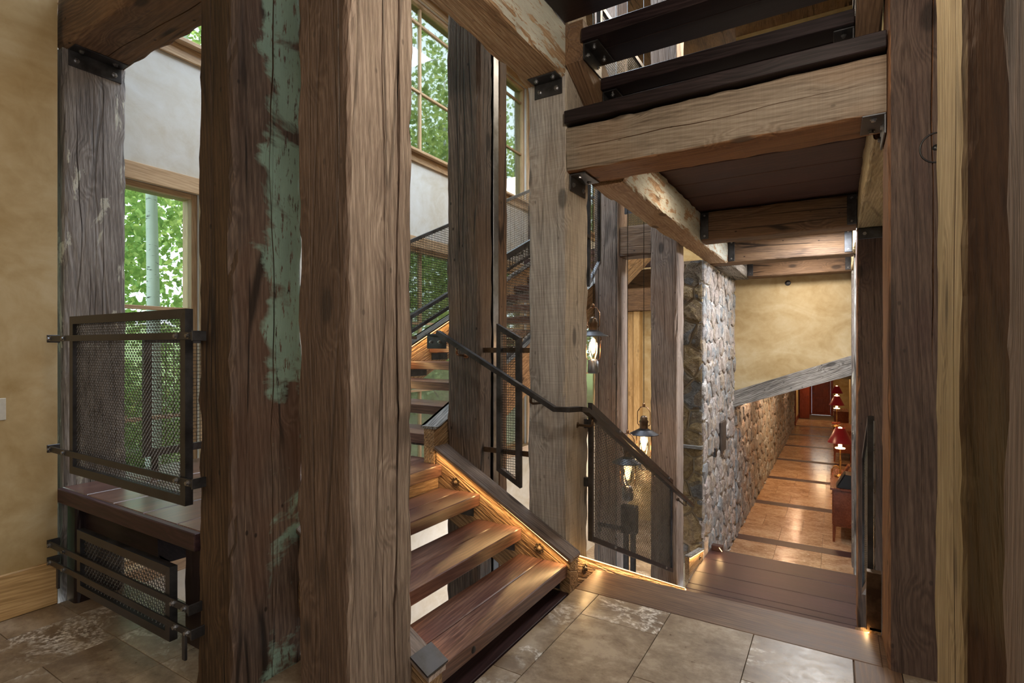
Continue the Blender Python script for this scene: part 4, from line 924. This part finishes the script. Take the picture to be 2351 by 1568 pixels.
# ------------------------------------------------------------------ handrail of flight one, bending round the pale post
hr = empty('handrail', (-1.9, 2.93, 1.2), 'dark steel handrail going down across the stairs and round the pale post', 'handrail')
pts = [(-2.385, 2.93, 1.605), (-1.47, 2.93, 1.122), (-1.385, 2.95, 1.122), (-1.345, 3.02, 1.122), (-1.345, 3.12, 1.105), (-1.345, 6.05, 1.105 - .46 * 2.93)]
def sqrail(mb, pts, w=.042, h=.03):
    P = [Vector(p) for p in pts]; vs = []
    for i, p in enumerate(P):
        a = (P[i] - P[i - 1]).normalized() if i else (P[1] - P[0]).normalized(); b = (P[i + 1] - P[i]).normalized() if i < len(P) - 1 else a
        d = (a + b).normalized(); r = d.cross(Vector((0, 0, 1))).normalized(); u = r.cross(d).normalized(); k = 1 / max(.5, r.dot(a.cross(Vector((0, 0, 1))).normalized()))
        for sx, sz in ((-1, -1), (1, -1), (1, 1), (-1, 1)): vs.append(p + r * (sx * w / 2 * k) + u * (sz * h / 2))
    n = len(P); fs = [(3, 2, 1, 0), tuple((n - 1) * 4 + i for i in range(4))]
    for i in range(n - 1):
        for k in range(4): fs.append((i * 4 + k, i * 4 + (k + 1) % 4, (i + 1) * 4 + (k + 1) % 4, (i + 1) * 4 + k))
    mb.add(vs, fs)
mb = MB(); sqrail(mb, pts); mb.build('rail', M['steel'], hr)
def rbr(p, q, mat='copper'):
    p = Vector(p); q = Vector(q); dn = Vector((0, 0, -.055)); mid = p + dn
    mb = MB(); mb.tube([p, p + dn * .8, mid + (q - mid) * .15, q + Vector((0, 0, 0))], .0085, 8)
    mb.lathe(q, [(0, .004), (.02, .004), (.02, 0)], 12, True, (mid - q)); mb.build('rail_bracket', M[mat], hr)
rbr((-2.22, 2.93, 1.505), (-2.26, 3.095, 1.44)); rbr((-1.64, 2.93, 1.20), (-1.62, 3.095, 1.14), 'steel_warm')
rbr((-1.345, 3.22, 1.045), (-1.472, 3.26, .985), 'steel_warm'); rbr((-1.345, 5.75, -.12), (-1.472, 5.92, -.16), 'steel_warm')

# ------------------------------------------------------------------ hanging lanterns
def lantern(loc, label, sc=1.0, top=6.4):
    x, y, z = loc; t = empty('lantern', loc, label, 'lantern', 'lanterns hanging in the stairwell')
    L = lambda pr, zz: [(r * sc, h * sc) for r, h in pr]
    mb = MB(); mb.lathe((x, y, z), L([(0, -.31), (.043, -.31), (.047, -.295), (.043, -.205), (.020, -.19)], 0), 18); mb.build('tank', M['steel_light'], t)
    mb = MB(); mb.lathe((x, y, z), L([(.125, 0), (.04, .045), (.036, .048), (.128, -.004), (.125, 0)], 0), 28); mb.build('shade', M['steel'], t)
    mb = MB(); mb.lathe((x, y, z), L([(.034, .045), (.036, .10), (.042, .105), (.030, .125), (.032, .135), (.022, .155), (.0, .16)], 0), 16); mb.build('chimney_cap', M['steel_warm'], t)
    mb = MB(); mb.lathe((x, y, z), L([(.020, -.19), (.036, -.14), (.040, -.09), (.030, -.01), (.028, .045)], 0), 14); mb.build('globe', M['glass'], t)
    mb = MB(); mb.lathe((x, y, z), L([(.0, -.15), (.013, -.14), (.024, -.09), (.017, -.03), (.0, -.015)], 0), 12); mb.build('bulb', M['flame'], t)
    for s in (-1, 1):
        mb = MB(); mb.tube([(x + s * .03 * sc, y, z - .215 * sc), (x + s * .062 * sc, y, z - .18 * sc), (x + s * .066 * sc, y, z - .01 * sc)], .004 * sc, 6)
        mb.tube([(x + s * .04 * sc, y, z + .07 * sc), (x + s * .056 * sc, y, z + .085 * sc), (x + s * .056 * sc, y, z + .19 * sc), (x + s * .03 * sc, y, z + .23 * sc), (x, y, z + .24 * sc)], .004 * sc, 6); mb.build('bail', M['copper'], t)
    mb = MB(); mb.lathe((x, y, z), L([(0, .23), (.012, .235), (.012, .26), (0, .27)], 0), 10); mb.build('hook', M['copper'], t)
    mb = MB(); mb.tube([(x, y, z + .26 * sc), (x, y, top)], .0035, 5); mb.build('cable', M['black'], t)
    light('lantern_light', 'POINT', (x, y - .02, z - .09 * sc), (0, 0, 0), 9, (1, .55, .25), .035)
    return t
lantern((-1.64, 5.25, .635), 'hanging railroad lantern in front of the post next to the stone pier', 1.15)
lantern((-1.68, 4.88, .415), 'hanging lantern glowing behind the slanted mesh panel', 1.15)
lantern((-1.80, 4.33, 1.60), 'hanging lantern half hidden by the pale post, highest of the lower three', 1.05)
lantern((-1.62, 6.6, 4.05), 'lantern glimpsed between the dark treads overhead', .9)
for x, y, wh in ((-2.02, 5.0, 'left'), (-1.93, 5.25, 'right')):
    mb = MB(); mb.tube([(x, y, -2.2), (x, y, 6.4)], .004, 5); tag(mb.build('cable', M['black']), '%s of two long thin cables before the middle brown post' % wh, 'cable', 'hanging cables')
# steel anchor seen through the mesh below the lanterns
an = empty('steel_anchor', (-1.95, 5.9, -2.5), 'dark steel column bracket low behind the slanted mesh panel', 'steel bracket')
mb = MB(); mb.box(-1.98, -1.93, 5.6, 5.65, -3.1, -.30, c=.004); mb.box(-1.90, -1.85, 5.6, 5.65, -3.1, -.33, c=.004); mb.build('upright', M['steel'], an)
mb = MB(); mb.box(-2.0, -1.83, 5.58, 5.67, -.52, -.22, c=.004); mb.box(-2.26, -1.98, 5.60, 5.63, -.50, -.46, c=.004); mb.box(-2.28, -2.24, 5.60, 5.63, -.56, -.46, c=.004); mb.build('plate', M['steel'], an)

# brown stub beams between middle posts and the pine casing far behind them
pc = empty('door_casing', (-4.5, 13.9, -1), 'golden pine casing seen between the two middle posts', 'casing')
board('jamb', (-4.76, -4.58, 13.80, 13.99, -1.2, 2.45), 'z', M['pine'], pc); board('jamb', (-4.56, -4.40, 13.70, 13.99, -1.2, 2.45), 'z', M['pine'], pc)
timber('header', (-4.79, -3.9, 13.6, 13.99, 2.46, 3.0), 'x', M['beam_brown'], pc, seed=81)

# ------------------------------------------------------------------ corridor furniture and far end
def console(y0, y1, label):
    t = empty('console_table', (.2, (y0 + y1) / 2, ZC), label, 'console table'); x0, x1 = -.055, .40; zt = ZC + .87
    board('top', (x0 - .02, x1, y0 - .02, y1 + .02, zt - .03, zt), 'y', M['console'], t); mb = MB()
    mb.box(x0 + .02, x1, y0 + .01, y1 - .01, zt - .62, zt - .031, 'y', c=.003); mb.build('body', M['console'], t)
    for x in (x0 + .015, x1 - .06):
        for y in (y0, y1 - .05):
            mb = MB(); mb.prism([(x, ZC), (x + .03, ZC), (x + .05, zt - .6), (x, zt - .6)], y, y + .05, 'xz'); mb.build('leg', M['console'], t)
    for k in range(2):
        ya = y0 + .05 + (y1 - y0 - .1) * k / 2; mb = MB(); mb.box(x0 + .008, x0 + .02, ya, ya + (y1 - y0 - .1) / 2 - .02, zt - .60, zt - .06, 'y', c=.003); d = mb.build('door_panel', M['console'], t)
        mb = MB(); mb.lathe((x0 + .008, ya + .1, zt - .3), [(0, .02), (.01, .015), (.006, 0)], 8, True, (-1, 0, 0)); mb.build('knob', M['brass'], d)
console(10.1, 11.7, 'cherry console table at the right side of the corridor, nearer one')
console(17.2, 18.9, 'cherry console table farther down the corridor')
def lamp(loc, label):
    x, y, z = loc; t = empty('table_lamp', loc, label, 'table lamp')
    mb = MB(); mb.lathe((x, y, z), [(0, 0), (.085, 0), (.09, .015), (.03, .035), (.014, .05)], 20); mb.build('base', M['brass'], t)
    mb = MB(); mb.lathe((x, y, z), [(.012, .04), (.02, .1), (.011, .14), (.018, .3), (.010, .36), (.010, .50)], 12); mb.build('stem', M['brass'], t)
    mb = MB(); mb.lathe((x, y, z), [(.0, .49), (.075, .495), (.08, .51), (.03, .515), (.03, .57), (0, .57)], 18); mb.build('candle_dish', M['glow'], t)
    mb = MB(); mb.lathe((x, y, z), [(.195, .60), (.075, .86), (.070, .86), (.190, .60)], 28); mb.build('shade', M['shade'], t)
    mb = MB(); mb.lathe((x, y, z), [(0, .80), (.03, .82), (.03, .87), (0, .88)], 12); mb.build('bulb', M['glow'], t)
    light('table_lamp_light', 'POINT', (x, y, z + .68), (0, 0, 0), 7, WARM, .03)
lamp((.07, 11.05, ZC + .87), 'red shaded table lamp on the nearer cherry console')
lamp((.03, 18.2, ZC + .87), 'red shaded table lamp on the farther console')
lamp((.04, 22.9, ZC + .87), 'last red shaded lamp at the far end of the corridor')
console(22.3, 23.4, 'small console table at the far end under the last lamp')
mb = MB(); q = [(.02, 10.62), (.12, 10.62)]; mb.prism([(.03, ZC + .872), (.06, ZC + .872), (.21, ZC + 1.16), (.18, ZC + 1.17)], 10.5, 10.75, 'xz'); pf = tag(mb.build('picture_frame', M['console']), 'picture frame leaning back on the nearer console', 'picture frame')
mb = MB(); mb.prism([(.040, ZC + .895), (.043, ZC + .893), (.178, ZC + 1.145), (.174, ZC + 1.147)], 10.53, 10.72, 'xz'); mb.build('picture', M['plaster_pale'], pf)
mb = MB(); mb.prism([(.02, ZC + .872), (.34, ZC + .872), (.34, ZC + 1.08), (.14, ZC + 1.10)], 10.12, 10.44, 'xz'); bx = tag(mb.build('book_stand', M['black']), 'black slanted stand on the near end of the console', 'stand')
mb = MB(); mb.prism([(.015, ZC + .885), (.13, ZC + 1.10), (.124, ZC + 1.105), (.008, ZC + .89)], 10.15, 10.41, 'xz'); mb.build('rest', M['black'], bx)
mb = MB(); mb.tube([(.01 + .065 * math.cos(a), 11.35, ZC + .87 + .13 * math.sin(a)) for a in [math.pi * i / 12 for i in range(13)]], .009, 6); tag(mb.build('brass_hoop', M['brass']), 'curved brass hoop on the nearer console behind the lamp', 'ornament')
fb = empty('flower_bowl', (-.0, 17.6, ZC + .87), 'bowl of pink flowers on the farther console', 'flower bowl')
mb = MB(); mb.lathe((0, 17.6, ZC + .87), [(0, 0), (.06, 0), (.11, .07), (.10, .07), (0, .03)], 16); mb.build('bowl', M['brass'], fb)
for k in range(9):
    a = k * 2.4; r = .03 + .008 * k; mb = MB(); c = (r * math.cos(a), 17.6 + r * math.sin(a), ZC + 1.0 + .01 * (k % 3)); mb.lathe(c, [(0, -.03), (.03, -.01), (.035, .01), (.015, .03), (0, .028)], 8); mb.build('flower', M['pink'], fb)
# end wall of the corridor with door, side door and transom window
YD = 28.7
mb = MB(); mb.box(-1.45, -.98, YD, YD + .15, ZC, 1.1); mb.box(-.17, .5, YD, YD + .15, ZC, 1.1); mb.box(-.98, -.17, YD, YD + .15, .42, .50); mb.box(-.98, -.17, YD, YD + .15, 1.0, 1.1)
mb.box(-1.60, -1.42, 24.1, YD + .15, ZC, 1.1)
struct(mb.build('wall_end', M['plaster']), 'plaster wall with the door at the far end of the corridor')
d1 = empty('door_1', (-.575, YD, ZC), 'dark red wooden door at the far end of the corridor', 'door', kind='structure')
mb = MB(); mb.box(-.955, -.195, YD + .03, YD + .07, ZC + .01, .36, c=.003); dl = mb.build('door_leaf', M['door'], d1)
for a, b in ((ZC + .12, ZC + .75), (ZC + .85, .26)): mb = MB(); mb.box(-.86, -.29, YD + .015, YD + .029, a, b, c=.004); mb.build('door_panel', M['door'], d1)
mb = MB(); mb.lathe((-.89, YD + .03, ZC + 1.0), [(0, .06), (.025, .05), (.02, .03), (.012, 0)], 12, True, (0, -1, 0)); mb.build('door_knob', M['bolt'], d1)
for a, b, c, d in ((-1.06, -.956, ZC, .42), (-.194, -.09, ZC, .42), (-1.06, -.09, .362, .46)): mb = MB(); mb.box(a, b, YD - .03, YD + .02 if d < .45 else YD - .001, c, d if d < .45 else d, c=.004); mb.build('door_casing', M['door'], d1)
w7 = empty('window_7', (-.575, YD, .5), 'transom window above the far corridor door', 'window', kind='structure')
mb = MB(); mb.box(-.98, -.17, YD + .06, YD + .10, .50, .54); mb.box(-.98, -.17, YD + .06, YD + .10, .96, 1.0); mb.box(-.98, -.94, YD + .06, YD + .10, .54, .96); mb.box(-.21, -.17, YD + .06, YD + .10, .54, .96); mb.build('window_frame', M['door'], w7)
mb = MB(); mb.box(-.94, -.21, YD + .075, YD + .081, .54, .96); mb.build('pane', M['glass'], w7)
d2 = empty('door_2', (-1.4, 26.2, ZC), 'side door standing open at the left near the corridor end', 'door', kind='structure')
mb = MB(); mb.box(-1.419, -1.36, 24.2, 24.36, ZC, .6, c=.003); mb.box(-1.419, -1.36, 27.3, 27.46, ZC, .6, c=.003); mb.build('door_casing', M['door'], d2)
mb = MB(); mb.box(-1.36, -.98, 26.9, 26.95, ZC + .01, .5, c=.003); lf = mb.build('door_leaf', M['door'], d2)
mb = MB(); mb.lathe((-1.03, 26.9, ZC + 1.0), [(0, .06), (.02, .05), (.01, 0)], 10, True, (0, -1, 0)); mb.build('door_handle', M['bolt'], lf)
board('baseboard_corridor', (-1.419, -1.395, 24.37, 27.29, ZC, ZC + .2), 'y', M['door'], kind='structure', label='dark red baseboard at the corridor end', cat='baseboard')
for y in (12.6, 15.2): board('trim_%d' % (1 if y < 13 else 2), (.44, .498, y, y + .22, ZC, 1.0), 'z', M['console'], kind='structure', label='reddish wood casing on the right corridor wall, %s' % ('nearer' if y < 13 else 'farther'), cat='trim')

# ------------------------------------------------------------------ outdoors
def ground_z(x, y): return -.75 + max(0, (-5.5 - x)) * .10 + .15 * noise.noise(Vector((x * .2, y * .2, 0)))
mb = MB(); vs = []; nx_, ny_ = 34, 40
for i in range(nx_ + 1):
    for j in range(ny_ + 1):
        x = -5.06 - 40 * (i / nx_) ** 1.5; y = -16 + 62 * j / ny_; vs.append((x, y, ground_z(x, y)))
fs = [(i * (ny_ + 1) + j, i * (ny_ + 1) + j + 1, (i + 1) * (ny_ + 1) + j + 1, (i + 1) * (ny_ + 1) + j) for i in range(nx_) for j in range(ny_)]
mb.add(vs, fs); tag(mb.build('ground', M['grass']), 'sunlit lawn outside the windows', 'ground', kind='structure')
def leaves(mb, c, rx, rz, n, rnd, size=.05):
    for _ in range(n):
        while True:
            a = Vector((rnd.uniform(-1, 1), rnd.uniform(-1, 1), rnd.uniform(-1, 1)))
            if a.length < 1: break
        k = noise.noise(Vector((a.x * 3, a.y * 3, a.z * 4)) + Vector(c)) 
        if k < -.12: continue
        p = Vector((c[0] + a.x * rx, c[1] + a.y * rx, c[2] + a.z * rz)); u = Vector((rnd.gauss(0, 1), rnd.gauss(0, 1), rnd.gauss(0, 1))).normalized(); v = u.cross(Vector((rnd.gauss(0, 1), rnd.gauss(0, 1), rnd.gauss(0, 1)))).normalized(); s = size * rnd.uniform(.7, 1.3)
        b = len(mb.v)
        for q in (p - u * s, p - v * s * .75, p + u * s, p + v * s * .75): mb.v.append(q); mb.g.append(q * 1.0)
        mb.f.append([b, b + 1, b + 2, b + 3]); mb.sm.append(False)
def tree_meshes(seed, h, r, nleaf, mat, size):
    rnd = random.Random(seed); tr = MB(); pts = []; rs = []
    lean = rnd.uniform(-.03, .03)
    for i in range(14):
        t = i / 13; pts.append((lean * h * t + .05 * math.sin(t * 5 + seed), .04 * math.sin(t * 4 + seed * 2), h * t)); rs.append(.085 * (1 - t * .8))
    tr.tube(pts, rs, 9)
    for k in range(16):
        z = h * rnd.uniform(.25 if seed != 4 else .5, .95); a = rnd.uniform(0, 6.28); l = r * rnd.uniform(.5, .9)
        tr.tube([(0, 0, z), (l * .5 * math.cos(a), l * .5 * math.sin(a), z + l * .2), (l * math.cos(a), l * math.sin(a), z + l * .45)], [.025, .016, .006], 4)
    lf = MB(); leaves(lf, (0, 0, h * (.60 if seed != 4 else .74)), r, h * (.48 if seed != 4 else .28), nleaf, rnd, size)
    return tr, lf
protos = []
tdefs = [(1, 9.0, 1.7, 7000, 'leaf', .055), (2, 10.5, 2.0, 9000, 'leaf', .055), (3, 8.0, 2.3, 9000, 'leaf_dark', .075), (4, 9.5, 1.2, 2500, 'leaf', .055)]
spots = []
spots += [(-6.9, 3.12, 3, 'white trunked aspen framed in the left window'), (-8.6, 4.6, 1, 'aspen just behind the one in the left window'), (-7.6, 7.3, 1, 'aspen left of the dark post through the tall windows'),
          (-8.0, 10.4, 0, 'aspen behind the railing of the long flight'), (-9.5, 12.8, 1, 'slim aspen between the dark and pale posts'), (-7.6, 14.2, 2, 'broad dark tree behind the pale post'),
          (-11.0, 6.2, 2, 'dark broad tree at the back of the lawn, middle'), (-12.0, 9.6, 2, 'dark broad tree at the back of the lawn, right'), (-10.5, 2.6, 2, 'dark broad tree at the back of the lawn, left'),
          (-11.5, 14.5, 2, 'back tree far right beyond the hall windows'), (-8.8, 1.2, 1, 'aspen at the far left outside the window'), (-9.2, 17.5, 0, 'aspen far down the garden'), (-14, 12, 1, 'tall back aspen against the sky, middle'), (-14, 18, 1, 'tall back aspen against the sky, right'), (-13.5, 4.5, 1, 'tall back aspen against the sky, left'), (-7.4, 20.5, 2, 'dark tree seen past the middle posts')]
made = {}
for x, y, k, lab in spots:
    z = ground_z(x, y) - .05; t = empty('aspen_tree' if k != 2 else 'broadleaf_tree', (x, y, z), lab, 'tree', 'trees outside the windows')
    if k not in made:
        tr, lf = tree_meshes(*tdefs[k]); 
        a = tr.build('trunk', M['bark'], None, (0, 0, 0)); b = lf.build('foliage', M[tdefs[k][4]], None, (0, 0, 0)); b['kind'] = 'stuff'; made[k] = (a, b); a.parent = t; b.parent = t
    else:
        for o in made[k]:
            c = o.copy(); COL.objects.link(c); c.parent = t
    t.rotation_euler.z = (x * 7 + y * 3) % 6.28; s = .9 + .25 * ((x * 3.3 + y * 1.7) % 1); t.scale = (s, s, s)
rnd = random.Random(9); shr = None
sh_lab = ['first', 'second', 'third', 'fourth', 'fifth', 'sixth', 'seventh']
for i, (x, y) in enumerate([(-9.5, 3.5), (-9.8, 8.6), (-10.2, 6.7), (-9.0, 11.6), (-9.7, 14.3), (-10.0, 17.0), (-9.0, 1.2)]):
    t = empty('shrub', (x, y, ground_z(x, y)), 'low leafy shrub at the back of the lawn, %s along the hedge line' % sh_lab[i], 'shrub', 'shrubs along the lawn')
    if shr is None:
        lf = MB(); leaves(lf, (0, 0, .75), 1.5, .95, 7000, rnd, .055); a = lf.build('foliage', M['leaf_dark'], None, (0, 0, 0)); a['kind'] = 'stuff'; a.parent = t
        st_ = MB()
        for k in range(7): an_ = k * .9; st_.tube([(0, 0, 0), (.3 * math.cos(an_), .3 * math.sin(an_), .5), (.7 * math.cos(an_), .7 * math.sin(an_), 1.1)], [.03, .02, .01], 5)
        b = st_.build('stem', M['beam_brown'], None, (0, 0, 0)); b.parent = t; shr = (a, b)
    else:
        for o in shr: c = o.copy(); COL.objects.link(c); c.parent = t
    t.rotation_euler.z = i * 1.3
